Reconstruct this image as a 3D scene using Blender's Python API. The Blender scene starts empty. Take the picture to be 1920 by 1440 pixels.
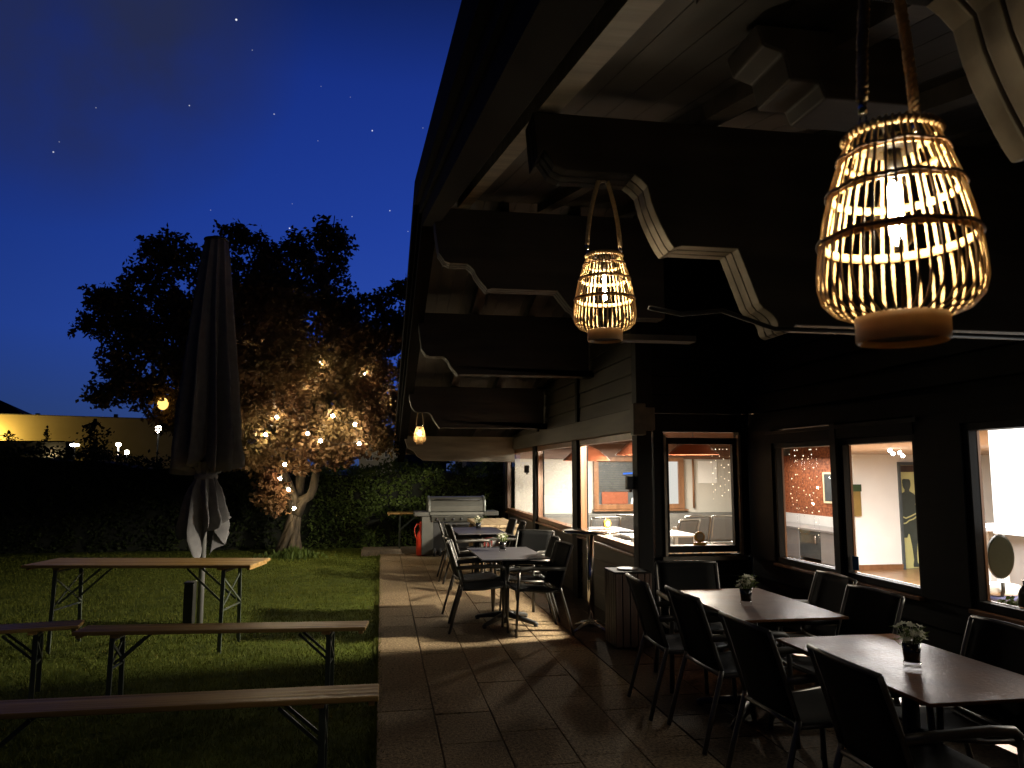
import bpy, math, random
from math import sin, cos, pi, radians as R, atan2, sqrt
from mathutils import Vector as V, Matrix, noise as mnoise
S = bpy.context.scene
C = S.collection
RND = random.Random(11)

# ------------------------------------------------------------------ helpers
class MB:
    """collects shapes; build() links them as ONE mesh object"""
    def __init__(s): s.v=[]; s.f=[]; s.sm=[]
    def add(s, vs, fs, smooth=False):
        o=len(s.v); s.v+= [tuple(p) for p in vs]; s.f+=[tuple(i+o for i in f) for f in fs]; s.sm+=[smooth]*len(fs)
        return s
    def box(s, c, d, M=None):
        x,y,z=d[0]/2,d[1]/2,d[2]/2
        vs=[V((a,b,e)) for a in(-x,x) for b in(-y,y) for e in(-z,z)]
        if M is not None: vs=[M@p for p in vs]
        vs=[p+V(c) for p in vs]
        return s.add(vs,[(0,1,3,2),(4,6,7,5),(0,4,5,1),(2,3,7,6),(0,2,6,4),(1,5,7,3)])
    def lim(s,x0,x1,y0,y1,z0,z1):
        return s.box(((x0+x1)/2,(y0+y1)/2,(z0+z1)/2),(abs(x1-x0),abs(y1-y0),abs(z1-z0)))
    def bar(s,p,q,w,h,up=(0,0,1)):
        p=V(p);q=V(q);d=(q-p);L=d.length;d.normalize();u=V(up)
        if abs(d.dot(u))>.98:u=V((0,1,0))
        r=d.cross(u).normalized();u2=r.cross(d)
        M=Matrix((r,d,u2)).transposed()
        return s.box((p+q)/2,(w,L,h),M)
    def tube(s,pts,r,n=8,cap=True,flat=1.0):
        pts=[V(p) for p in pts]; rr=r if isinstance(r,(list,tuple)) else [r]*len(pts)
        vs=[];prev=None
        for i,p in enumerate(pts):
            t=(pts[min(i+1,len(pts)-1)]-pts[max(i-1,0)])
            t=t.normalized() if t.length>1e-9 else V((0,0,1))
            if prev is None:
                a=V((0,0,1)) if abs(t.z)<.9 else V((1,0,0)); u=t.cross(a).normalized()
            else:
                u=prev-t*prev.dot(t); u=u.normalized() if u.length>1e-6 else t.orthogonal().normalized()
            prev=u; w=t.cross(u)
            for k in range(n):
                an=2*pi*k/n; vs.append(p+u*cos(an)*rr[i]+w*sin(an)*rr[i]*flat)
        fs=[]
        for i in range(len(pts)-1):
            for k in range(n):
                a=i*n+k;b=i*n+(k+1)%n; fs.append((a,b,b+n,a+n))
        if cap:
            fs.append(tuple(reversed(range(n)))); fs.append(tuple(range((len(pts)-1)*n,len(pts)*n)))
        return s.add(vs,fs,True)
    def lathe(s,prof,n=24,c=(0,0,0),cap=True,fn=None):
        vs=[]
        for (r,z) in prof:
            for k in range(n):
                a=2*pi*k/n; q=fn(r,z,a) if fn else r
                vs.append((c[0]+q*cos(a),c[1]+q*sin(a),c[2]+z))
        fs=[]
        for i in range(len(prof)-1):
            for k in range(n):
                a=i*n+k;b=i*n+(k+1)%n; fs.append((a,b,b+n,a+n))
        if cap:
            fs.append(tuple(reversed(range(n)))); fs.append(tuple(range((len(prof)-1)*n,len(prof)*n)))
        return s.add(vs,fs,True)
    def prism(s,poly,axis,a0,a1):
        """poly of (u,w); axis 'y': (x,z) extruded in y; 'x': (y,z) extruded in x; 'z': (x,y) extruded in z"""
        n=len(poly)
        def P(u,w,a): return (u,a,w) if axis=='y' else ((a,u,w) if axis=='x' else (u,w,a))
        vs=[P(u,w,a0) for u,w in poly]+[P(u,w,a1) for u,w in poly]
        fs=[tuple(range(n)),tuple(reversed(range(n,2*n)))]
        for i in range(n):
            j=(i+1)%n; fs.append((i,i+n,j+n,j))
        return s.add(vs,fs)
    def ico(s,c,r,sub=1,sc=(1,1,1)):
        t=(1+5**.5)/2
        vs=[V(p).normalized() for p in((-1,t,0),(1,t,0),(-1,-t,0),(1,-t,0),(0,-1,t),(0,1,t),(0,-1,-t),(0,1,-t),(t,0,-1),(t,0,1),(-t,0,-1),(-t,0,1))]
        fs=[(0,11,5),(0,5,1),(0,1,7),(0,7,10),(0,10,11),(1,5,9),(5,11,4),(11,10,2),(10,7,6),(7,1,8),(3,9,4),(3,4,2),(3,2,6),(3,6,8),(3,8,9),(4,9,5),(2,4,11),(6,2,10),(8,6,7),(9,8,1)]
        for _ in range(sub):
            nf=[];m={}
            def mid(a,b):
                k=(min(a,b),max(a,b))
                if k not in m: vs.append(((vs[a]+vs[b])/2).normalized()); m[k]=len(vs)-1
                return m[k]
            for a,b,c2 in fs:
                x,y,z=mid(a,b),mid(b,c2),mid(c2,a); nf+=[(a,x,z),(b,y,x),(c2,z,y),(x,y,z)]
            fs=nf
        return s.add([V(c)+V((p.x*r*sc[0],p.y*r*sc[1],p.z*r*sc[2])) for p in vs],fs,True)
    def build(s,name,mat,parent=None,bevel=0,loc=None):
        me=bpy.data.meshes.new(name); me.from_pydata(s.v,[],s.f); me.update()
        me.polygons.foreach_set('use_smooth',s.sm)
        o=bpy.data.objects.new(name,me); C.objects.link(o)
        me.materials.append(M[mat] if isinstance(mat,str) else mat)
        if parent is not None: o.parent=parent
        if loc: o.location=loc
        if bevel:
            b=o.modifiers.new('bevel','BEVEL'); b.width=bevel; b.segments=2; b.limit_method='ANGLE'; b.angle_limit=R(40)
        return o
def tag(o,label=None,cat=None,group=None,kind=None):
    if label:o['label']=label
    if cat:o['category']=cat
    if group:o['group']=group
    if kind:o['kind']=kind
    return o
def thing(name,label,cat,loc=(0,0,0),rz=0,group=None):
    o=bpy.data.objects.new(name,None); C.objects.link(o); o.location=loc; o.rotation_euler=(0,0,rz)
    o.empty_display_size=.1
    return tag(o,label,cat,group)
def struct(o): o['kind']='structure'; return o
def dup(root,loc,rz,label,group=None):
    r=root.copy(); C.objects.link(r); r.location=loc; r.rotation_euler=(0,0,rz); r['label']=label
    if group:r['group']=group
    for ch in list(root.children):
        c=ch.copy(); C.objects.link(c); c.parent=r
        for g in list(ch.children):
            d=g.copy(); C.objects.link(d); d.parent=c
    return r

# ------------------------------------------------------------------ materials
M={}
def base(name):
    m=bpy.data.materials.new(name); m.use_nodes=True; nt=m.node_tree; b=nt.nodes['Principled BSDF']; M[name]=m
    return m,nt,b
def N(nt,t,**k):
    n=nt.nodes.new(t)
    for a,v in k.items(): setattr(n,a,v)
    return n
def mat(name,c1,c2=None,rough=.6,metal=0,scale=8,stretch=(1,1,1),bump=.0,bscale=None,spec=.5,detail=6,emit=None,es=0,rvar=0,trans=None):
    m,nt,b=base(name); L=nt.links.new
    c2=c2 or tuple(x*.7 for x in c1)
    tc=N(nt,'ShaderNodeTexCoord'); mp=N(nt,'ShaderNodeMapping'); mp.inputs['Scale'].default_value=stretch
    L(tc.outputs['Object'],mp.inputs[0])
    no=N(nt,'ShaderNodeTexNoise'); no.inputs['Scale'].default_value=scale; no.inputs['Detail'].default_value=detail
    L(mp.outputs[0],no.inputs['Vector'])
    cr=N(nt,'ShaderNodeValToRGB'); cr.color_ramp.elements[0].position=.32; cr.color_ramp.elements[1].position=.68
    cr.color_ramp.elements[0].color=(*c2,1); cr.color_ramp.elements[1].color=(*c1,1)
    L(no.outputs['Fac'],cr.inputs[0]); L(cr.outputs[0],b.inputs['Base Color'])
    b.inputs['Roughness'].default_value=rough; b.inputs['Metallic'].default_value=metal
    b.inputs['Specular IOR Level'].default_value=spec
    if rvar:
        mr=N(nt,'ShaderNodeMapRange'); mr.inputs[3].default_value=rough-rvar; mr.inputs[4].default_value=rough+rvar
        n3=N(nt,'ShaderNodeTexNoise'); n3.inputs['Scale'].default_value=scale*.7; L(tc.outputs['Object'],n3.inputs['Vector'])
        L(n3.outputs['Fac'],mr.inputs[0]); L(mr.outputs[0],b.inputs['Roughness'])
    if bump:
        n2=no
        if bscale:
            n2=N(nt,'ShaderNodeTexNoise'); n2.inputs['Scale'].default_value=bscale; n2.inputs['Detail'].default_value=8
            L(mp.outputs[0],n2.inputs['Vector'])
        bp=N(nt,'ShaderNodeBump'); bp.inputs['Strength'].default_value=bump; bp.inputs['Distance'].default_value=.02
        L(n2.outputs['Fac'],bp.inputs['Height']); L(bp.outputs[0],b.inputs['Normal'])
    if emit: b.inputs['Emission Color'].default_value=(*emit,1); b.inputs['Emission Strength'].default_value=es
    if trans:
        tr=N(nt,'ShaderNodeBsdfTranslucent'); L(cr.outputs[0],tr.inputs[0]); mx=N(nt,'ShaderNodeMixShader'); mx.inputs[0].default_value=trans
        out=nt.nodes['Material Output']; L(b.outputs[0],mx.inputs[1]); L(tr.outputs[0],mx.inputs[2]); L(mx.outputs[0],out.inputs[0])
    return m
def emis(name,c,s):
    m,nt,b=base(name); e=N(nt,'ShaderNodeEmission'); e.inputs[0].default_value=(*c,1); e.inputs[1].default_value=s
    nt.links.new(e.outputs[0],nt.nodes['Material Output'].inputs[0]); return m
def glass(name,tint=(1,1,1),ior=1.45,rough=0.0):
    m,nt,b=base(name); L=nt.links.new
    t=N(nt,'ShaderNodeBsdfTransparent'); t.inputs[0].default_value=(*tint,1)
    g=N(nt,'ShaderNodeBsdfGlossy'); g.inputs['Roughness'].default_value=rough
    lw=N(nt,'ShaderNodeLayerWeight'); pw=N(nt,'ShaderNodeMath',operation='POWER'); pw.inputs[1].default_value=5; L(lw.outputs['Facing'],pw.inputs[0])
    f=N(nt,'ShaderNodeMapRange'); f.inputs[3].default_value=((ior-1)/(ior+1))**2; L(pw.outputs[0],f.inputs[0])
    mx=N(nt,'ShaderNodeMixShader'); L(f.outputs[0],mx.inputs[0]); L(t.outputs[0],mx.inputs[1]); L(g.outputs[0],mx.inputs[2])
    L(mx.outputs[0],nt.nodes['Material Output'].inputs[0]); return m

mat('soffit_wood',(.020,.014,.009),(.009,.006,.004),.62,scale=6,stretch=(1,.12,1),bump=.25)
mat('soffit_dark',(.0065,.005,.0035),(.003,.0023,.0016),.9,scale=6,stretch=(1,.12,1),bump=.25,spec=.04)
mat('beam_wood',(.036,.026,.018),(.016,.011,.008),.65,scale=9,stretch=(.15,1,1),bump=.3)
mat('beam_edge',(.18,.15,.11),(.09,.073,.05),.6,scale=9,stretch=(.15,1,1),bump=.3)  # paler beam tone with lantern light put into the colour
mat('beam_pale',(.045,.034,.024),(.020,.015,.010),.6,scale=9,stretch=(.15,1,1),bump=.25)
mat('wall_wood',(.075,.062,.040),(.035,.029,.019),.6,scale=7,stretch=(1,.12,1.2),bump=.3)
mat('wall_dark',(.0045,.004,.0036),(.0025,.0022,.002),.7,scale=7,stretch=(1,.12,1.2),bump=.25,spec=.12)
mat('post_dark',(.007,.006,.005),(.0035,.003,.0028),.6,scale=8,stretch=(1,1,.15),bump=.15,spec=.15)
mat('frame_wood',(.24,.115,.050),(.15,.066,.028),.4,scale=10,stretch=(1,1,.12),bump=.1)
mat('room_wood',(.17,.080,.040),(.10,.044,.021),.5,scale=6,stretch=(.2,1,1.5),bump=.1)
mat('room_floor',(.34,.20,.10),(.25,.14,.065),.3,scale=6,stretch=(.3,2,1),bump=.03)
mat('plaster',(.52,.49,.43),(.49,.46,.40),.8,scale=3,bump=.04,bscale=120)
mat('ceiling_tan',(.36,.28,.21),(.33,.25,.18),.8)
mat('plaster_white',(.82,.81,.77),(.79,.77,.73),.8,scale=3,bump=.04,bscale=90)
mat('grey_panel',(.14,.14,.13),(.10,.10,.095),.5)
mat('kitchen_grey',(.30,.30,.30),(.25,.25,.255),.35,scale=3)
mat('paver',(.33,.235,.130),(.080,.055,.030),.85,scale=52,bump=.7,bscale=95,spec=.2)
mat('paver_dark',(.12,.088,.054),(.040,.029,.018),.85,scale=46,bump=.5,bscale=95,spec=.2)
mat('joint_sand',(.07,.052,.032),(.04,.03,.018),.95,scale=40)
mat('kerb',(.20,.16,.11),(.13,.10,.07),.85,scale=30,bump=.3)
mat('lawn',(.09,.115,.014),(.045,.060,.008),.95,scale=5,bump=.5,bscale=60,spec=.1)
mat('grass_blade',(.110,.122,.018),(.062,.074,.010),.7,scale=1.2,spec=.15,trans=.25)
mat('hedge_leaf',(.095,.135,.026),(.040,.062,.014),.6,scale=2.5,spec=.25,trans=.2)
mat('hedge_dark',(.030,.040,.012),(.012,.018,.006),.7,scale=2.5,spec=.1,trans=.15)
mat('hedge_core',(.008,.010,.004),(.004,.005,.002),.95)
mat('plum_leaf',(.190,.138,.058),(.130,.060,.032),.6,scale=.9,spec=.2,trans=.35,detail=9)
mat('bark',(.080,.060,.036),(.014,.010,.006),.85,scale=13,stretch=(1,1,.22),bump=1.0)
mat('far_leaf',(.012,.014,.006),(.006,.007,.003),.9)
mat('bush_leaf',(.16,.22,.05),(.08,.13,.03),.6,trans=.3)
mat('pole_grey',(.22,.215,.205),(.18,.175,.167),.35,scale=5)
mat('canvas',(.185,.178,.178),(.140,.136,.137),.9,scale=14,bump=.12,bscale=160,spec=.1)
mat('steel',(.46,.45,.43),(.40,.39,.38),.28,metal=1,scale=4)
mat('chrome',(.70,.68,.64),(.64,.62,.58),.12,metal=1,scale=4)
mat('galv',(.36,.37,.34),(.26,.27,.25),.42,metal=.8,scale=14)
mat('chair_metal',(.090,.085,.075),(.070,.066,.06),.4,metal=.6,scale=9)
mat('sling',(.011,.011,.0105),(.007,.007,.007),.85,scale=160,bump=.3,bscale=320,spec=.08)
mat('sling_pale',(.13,.13,.128),(.10,.10,.10),.75,scale=160,bump=.3,bscale=320)
mat('hpl',(.105,.044,.020),(.060,.025,.012),.40,scale=5,detail=9,bump=.12,bscale=55,rvar=.12,spec=.16)
M['hpl'].node_tree.nodes['Principled BSDF'].inputs['Specular Tint'].default_value=(1,.62,.40,1)
mat('hpl_skytint',(.060,.056,.060),(.042,.040,.044),.34,scale=7,detail=9,bump=.05,bscale=70,rvar=.07,spec=.5)  # same laminate as the near tables, sky reflection put into the colour
mat('cast_iron',(.025,.024,.023),(.016,.016,.015),.5,scale=20)
mat('beer_wood',(.50,.31,.105),(.20,.110,.034),.45,scale=7,stretch=(.12,4.2,1),bump=.4,rvar=.12,spec=.12)
mat('pale_board',(.42,.31,.17),(.33,.23,.12),.5,scale=7,stretch=(1.4,.15,1),bump=.15)
mat('green_metal',(.06,.075,.05),(.04,.05,.035),.5,scale=20)
mat('rattan',(.80,.55,.25),(.62,.38,.15),.5,scale=22,stretch=(1,1,.3),bump=.15)
mat('rattan_dark',(.17,.082,.030),(.10,.045,.017),.5,scale=22)
mat('bamboo_thin',(.60,.43,.24),(.48,.33,.17),.5,scale=12,stretch=(1,1,.3),trans=.4)
mat('rope',(.70,.53,.31),(.48,.34,.18),.9,scale=60,bump=.4)
mat('black_plastic',(.012,.012,.012),(.008,.008,.008),.4)
mat('rubber',(.02,.02,.02),(.012,.012,.012),.8)
mat('gas_red',(.62,.045,.018),(.50,.035,.014),.35,scale=10)
mat('grill_grey',(.12,.117,.098),(.095,.093,.08),.45,metal=.5,scale=6)
mat('grill_dark',(.025,.024,.022),(.018,.017,.016),.45)
mat('bin_wood',(.055,.026,.015),(.022,.011,.007),.5,scale=8,stretch=(1,1,.12),bump=.3)
mat('petal',(.80,.78,.66),(.70,.68,.52),.7,trans=.3)
mat('herb',(.17,.22,.05),(.09,.13,.03),.6,trans=.3)
mat('soil',(.03,.02,.013),(.015,.01,.007),.95,scale=60)
mat('osb',(.42,.14,.055),(.13,.030,.010),.6,scale=15,stretch=(1,1,1.5),detail=3,bump=.2)
mat('lamp_red',(.26,.080,.040),(.21,.062,.03),.3,scale=3,trans=.03)
mat('yellow',(.75,.46,.06),(.66,.38,.04),.5)
mat('cream',(.75,.68,.45),(.7,.62,.4),.6)
mat('white_gloss',(.78,.78,.76),(.75,.75,.73),.35)
mat('slate',(.07,.085,.09),(.055,.065,.07),.4)
mat('door_yellow',(.52,.50,.22),(.48,.46,.20),.5,scale=2)
mat('figure_dark',(.045,.055,.045),(.038,.046,.038),.6)
mat('poster_brown',(.24,.16,.045),(.18,.12,.03),.5,scale=5)
mat('poster_green',(.03,.06,.02),(.02,.04,.015),.5)
mat('sticker_blue',(.03,.20,.32),(.02,.16,.28),.4)
mat('red_cloth',(.40,.03,.02),(.3,.02,.015),.6)
mat('bottle_green',(.006,.009,.006),(.004,.006,.004),.35,spec=.25)
mat('seat_blue',(.10,.11,.25),(.07,.08,.2),.5)
mat('hall_wall',(.48,.40,.22),(.42,.35,.18),.85,scale=.3)
mat('render_wall',(.55,.53,.44),(.48,.46,.38),.85,scale=1)
mat('roof_blue',(.045,.06,.10),(.035,.045,.08),.7,scale=2)
mat('hill',(.006,.008,.010),(.003,.004,.005),1,scale=.05)
mat('blind_cloth',(.85,.85,.82),(.83,.83,.8),.8,emit=(1,.98,.93),es=2.2)  # cloth glows to stand in for the room lamp behind it
mat('blind_slat',(.13,.115,.095),(.10,.09,.075),.5)
glass('pane'); glass('bulb_glass',(1,.96,.9)); glass('cup_glass',(.85,.85,.85),1.5)
mat('cup_black',(.012,.012,.013),(.008,.008,.008),.12,spec=.6)
emis('filament',(1,.86,.62),380.)
emis('filament_far',(1,.78,.48),800.)
emis('tree_bulb',(1,.81,.53),400.)
emis('tree_bulb_low',(1,.78,.46),220.)
emis('reflected_dot',(1,.86,.62),3.2)
emis('spot_head',(1,.93,.82),30.)
emis('pendant_bulb',(1,.88,.70),12.)
emis('street_head',(1,.90,.72),40.)
emis('orange_globe',(1,.55,.14),2.2)
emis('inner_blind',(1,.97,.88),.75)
emis('blue_tube',(.10,.28,1),1.2)

# ------------------------------------------------------------------ camera
f=1430.; pit=math.atan(160/f); yaw=math.atan(245/f*cos(pit))
cam=bpy.data.cameras.new('camera'); co=bpy.data.objects.new('camera',cam); C.objects.link(co)
co.location=(0,0,1.65); co.rotation_euler=(pi/2+pit,0,-yaw)
cam.sensor_width=36; cam.lens=36*f/1920; cam.clip_end=3000; cam.clip_start=.02
cam.dof.use_dof=True; cam.dof.focus_distance=9; cam.dof.aperture_fstop=6.5
S.camera=co

# ------------------------------------------------------------------ sky and moon
w=bpy.data.worlds.new('World'); S.world=w; w.use_nodes=True; nt=w.node_tree; L=nt.links.new
bg=nt.nodes['Background']; bg.inputs[1].default_value=1
tc=N(nt,'ShaderNodeTexCoord'); nz=N(nt,'ShaderNodeVectorMath',operation='NORMALIZE'); L(tc.outputs['Generated'],nz.inputs[0])
sp=N(nt,'ShaderNodeSeparateXYZ'); L(nz.outputs[0],sp.inputs[0])
cr=N(nt,'ShaderNodeValToRGB'); L(sp.outputs['Z'],cr.inputs[0]); e=cr.color_ramp.elements
for p,c in ((0.0,(.020,.045,.130)),(.055,(.022,.055,.20)),(.16,(.0175,.058,.33)),(.30,(.0115,.043,.300)),(.46,(.0085,.031,.240)),(.60,(.004,.009,.045)),(1.0,(.0005,.001,.003))):
    el=e[0] if p==0 else (e[len(e)-1] if p==1 else e.new(p)); el.position=p; el.color=(*c,1)
# brighter towards the north-north-east where the last light is, dark behind
dt=N(nt,'ShaderNodeVectorMath',operation='DOT_PRODUCT'); L(nz.outputs[0],dt.inputs[0]); dt.inputs[1].default_value=(sin(.30),cos(.30),0)
mr=N(nt,'ShaderNodeMapRange'); L(dt.outputs['Value'],mr.inputs[0])
for i,v in ((1,.35),(2,1.0),(3,.10),(4,1.22)): mr.inputs[i].default_value=v
m1=N(nt,'ShaderNodeMix',data_type='RGBA',blend_type='MULTIPLY'); m1.inputs[0].default_value=1
L(cr.outputs[0],m1.inputs[6]); L(mr.outputs[0],m1.inputs[7])
# thin cloud in the upper left
cn=N(nt,'ShaderNodeTexNoise'); cn.inputs['Scale'].default_value=3.2; cn.inputs['Detail'].default_value=7; cn.inputs['Roughness'].default_value=.55
L(nz.outputs[0],cn.inputs['Vector'])
cd=N(nt,'ShaderNodeVectorMath',operation='DISTANCE'); L(nz.outputs[0],cd.inputs[0]); cd.inputs[1].default_value=V((-.33,.805,.495)).normalized()
cm=N(nt,'ShaderNodeMapRange'); L(cd.outputs['Value'],cm.inputs[0])
for i,v in ((1,.10),(2,.25),(3,1.),(4,0.)): cm.inputs[i].default_value=v
cf=N(nt,'ShaderNodeMapRange'); L(cn.outputs['Fac'],cf.inputs[0])
for i,v in ((1,.30),(2,.55),(3,.1),(4,1.)): cf.inputs[i].default_value=v
cx=N(nt,'ShaderNodeMath',operation='MULTIPLY'); L(cm.outputs[0],cx.inputs[0]); L(cf.outputs[0],cx.inputs[1])
m2=N(nt,'ShaderNodeMix',data_type='RGBA'); L(cx.outputs[0],m2.inputs[0]); L(m1.outputs[2],m2.inputs[6]); m2.inputs[7].default_value=(.0165,.0235,.075,1)
last=m2.outputs[2]
# stars: small discs in fixed directions of the sky
stars=[(-.1703,.8476,.5026,.0012,1.1),(-.1549,.8648,.4777,.0007,.25),(-.3580,.8685,.3429,.0009,.6),(-.3520,.8665,.3540,.0007,.2),
 (-.2244,.8823,.4138,.0008,.5),(-.1332,.8983,.4186,.0008,.5),(-.0187,.9107,.4126,.0009,.8),(-.0834,.9143,.3964,.0006,.25),
 (.0045,.9458,.3247,.0008,.6),(-.0422,.9481,.3152,.0007,.45),(-.1173,.9480,.2959,.0009,.8),(.0278,.9531,.3013,.0006,.4),
 (-.3160,.8630,.3942,.0007,.25),(-.2065,.9289,.3073,.0006,.28),(-.1140,.9391,.3243,.0006,.25),(-.0792,.8881,.4527,.0006,.2),(-.0451,.8942,.4453,.0006,.2),(.0428,.9069,.4191,.0006,.3)]
for (x,y,z,r,b) in stars:
    d=N(nt,'ShaderNodeVectorMath',operation='DISTANCE'); L(nz.outputs[0],d.inputs[0]); d.inputs[1].default_value=V((x,y,z)).normalized()
    k=N(nt,'ShaderNodeMapRange'); L(d.outputs['Value'],k.inputs[0])
    for i,v in ((1,r*.5),(2,r*1.1),(3,b),(4,0.)): k.inputs[i].default_value=v
    a=N(nt,'ShaderNodeMix',data_type='RGBA',blend_type='ADD'); a.inputs[0].default_value=1
    cc=N(nt,'ShaderNodeCombineXYZ')
    for i in range(3): L(k.outputs[0],cc.inputs[i])
    L(last,a.inputs[6]); L(cc.outputs[0],a.inputs[7]); last=a.outputs[2]
sk=N(nt,'ShaderNodeTexSky',sky_type='NISHITA'); sk.sun_disc=False; sk.sun_elevation=R(2); sk.sun_rotation=R(20)
sa=N(nt,'ShaderNodeMix',data_type='RGBA',blend_type='ADD'); sa.inputs[0].default_value=.0006
L(last,sa.inputs[6]); L(sk.outputs[0],sa.inputs[7]); L(sa.outputs[2],bg.inputs[0])
w.cycles.sampling_method='MANUAL'; w.cycles.sample_map_resolution=512
sun=bpy.data.lights.new('moon','SUN'); so=bpy.data.objects.new('moon',sun); C.objects.link(so)
sun.energy=.004; sun.angle=R(.5); sun.color=(.85,.9,1); so.rotation_euler=(R(55),0,R(40))

def area(name,loc,size,power,color,rot=(0,0,0),sy=None):
    l=bpy.data.lights.new(name,'AREA'); l.energy=power; l.color=color; l.size=size
    if sy: l.shape='RECTANGLE'; l.size_y=sy
    o=bpy.data.objects.new(name,l); C.objects.link(o); o.location=loc; o.rotation_euler=rot; return o
def point(name,loc,power,color,r=.05):
    l=bpy.data.lights.new(name,'POINT'); l.energy=power; l.color=color; l.shadow_soft_size=r
    o=bpy.data.objects.new(name,l); C.objects.link(o); o.location=loc; return o

# ------------------------------------------------------------------ ground
g=MB()
n=60
xs=(-400,3.76,12.9,400); ys=(-60,-2.95,17.3,900)      # one sheet, open where the house stands
g.add([(x,y,-.035) for y in ys for x in xs],[(j*4+i,j*4+i+1,j*4+i+5,j*4+i+4) for j in range(3) for i in range(3) if not (i==1 and j==1)])
struct(g.build('lawn','lawn'))
# terrace: rows of exposed-aggregate slabs, darker paving along the house
b=MB(); b.lim(0,3.7,-2,15.42,-.06,-.012); struct(b.build('terrace_bed','joint_sand'))
b=MB(); W=.384
for k in range(5):
    y=-1.0+[.22,.10,.25,.35,.0][k]
    while y<15.35:
        y1=min(y+.572,15.40); h=RND.uniform(-.0025,.0025); t=RND.uniform(-.002,.002)
        x0=k*W+.004;x1=(k+1)*W-.005; ya=y+.002; yb=y1-.0025
        if yb-ya>.05:
            vs=[(x0,ya,h+t),(x1,ya,h-t),(x1,yb,h-t),(x0,yb,h+t)]; c=.004
            ins=[(x0+c,ya+c,h+t+.002),(x1-c,ya+c,h-t+.002),(x1-c,yb-c,h-t+.002),(x0+c,yb-c,h+t+.002)]
            low=[(p[0],p[1],-.03) for p in vs]
            b.add(low+vs+ins,[(8,9,10,11)]+[(i,(i+1)%4,4+(i+1)%4,4+i) for i in range(4)]+[(4+i,4+(i+1)%4,8+(i+1)%4,8+i) for i in range(4)])
        y=y1
struct(b.build('terrace','paver'))
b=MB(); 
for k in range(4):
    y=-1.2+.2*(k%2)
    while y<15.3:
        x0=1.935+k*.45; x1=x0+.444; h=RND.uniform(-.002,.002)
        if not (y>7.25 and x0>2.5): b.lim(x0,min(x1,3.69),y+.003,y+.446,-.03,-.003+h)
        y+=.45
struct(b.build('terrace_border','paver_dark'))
b=MB(); b.lim(-.35,2.5,15.43,16.75,-.05,.012); struct(b.build('pavement','kerb'))
b=MB(); b.lim(-.36,.42,15.425,15.60,-.05,.085); struct(b.build('kerb','kerb',bevel=.01))

# grass blades
gr=MB(); rg=random.Random(5)
def blade(x,y,h,wd):
    a=rg.uniform(0,2*pi); lx=rg.gauss(0,.4)*h; ly=rg.gauss(0,.4)*h; z=-.036
    gr.add([(x-cos(a)*wd,y-sin(a)*wd,z),(x+cos(a)*wd,y+sin(a)*wd,z),(x+lx,y+ly,z+h)],[(0,1,2)],True)
for i in range(105000):
    y=3.0+ (rg.random()**1.5)*13.6; x=-.015-rg.random()**1.1*(1.2+.52*y)
    dn=mnoise.noise((x*1.7,y*1.7,0)); h=rg.uniform(.016,.042)*(1+.4*dn)
    if (x*1.3+y*7)%1<.02: h*=1.4
    blade(x,y,h,.0022+.0006*y*.5)
for i in range(2500):      # tufts over the paving edge
    y=rg.uniform(3.4,15.3); blade(rg.gauss(-.004,.012),y,rg.uniform(.03,.075),.004)
tag(gr.build('grass','grass_blade'),kind='stuff')

# far hill
hb=MB(); vs=[];fs=[]
prof=[(-300,20),(-250,34),(-215,40),(-190,38),(-178,35.5),(-171.7,33),(-167,30.8),(-162.4,27),(-157,22),(-146,14),(-130,5),(-110,0)]
for (x,z) in prof: vs+= [(x,380,-1),(x,380,z),(x,430,z*.8)]
for i in range(len(prof)-1):
    a=i*3; fs+=[(a,a+3,a+4,a+1),(a+1,a+4,a+5,a+2)]
hb.add(vs,fs); struct(hb.build('hill','hill'))

# ------------------------------------------------------------------ the chalet: roof, purlins, rafters, walls, windows
CH=thing('chalet','long dark timber chalet with low gable roof, carved purlins and lit windows','building',(2.54,9,0))
def part(mb,name,mt,parent=CH,bevel=0,label=None):
    o=mb.build(name,mt,None,bevel); o.parent=parent
    if parent is CH: o.location=(-2.54,-9,0)
    if label:o['label']=label
    return o
RY,RZ,SF,SN=6.9,4.25,.22,.225
def rt(y): return RZ-(SF*(y-RY) if y>RY else SN*(RY-y))
def slope_box(mb,x0,x1,ya,yb,d0,d1):
    """board following the roof between ya and yb, from d0 to d1 below the roof top"""
    vs=[(x,y,rt(y)-d) for x in(x0,x1) for y in(ya,yb) for d in(d1,d0)]
    mb.add(vs,[(0,1,3,2),(4,6,7,5),(0,4,5,1),(2,3,7,6),(0,2,6,4),(1,5,7,3)])
YN,YF=-3.5,16.4
b=MB(); 
for ya,yb in((YN,RY),(RY,YF)):
    slope_box(b,.30,11.5,ya,yb,-.03,.07)
roof=part(b,'roof','soffit_wood')
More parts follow.
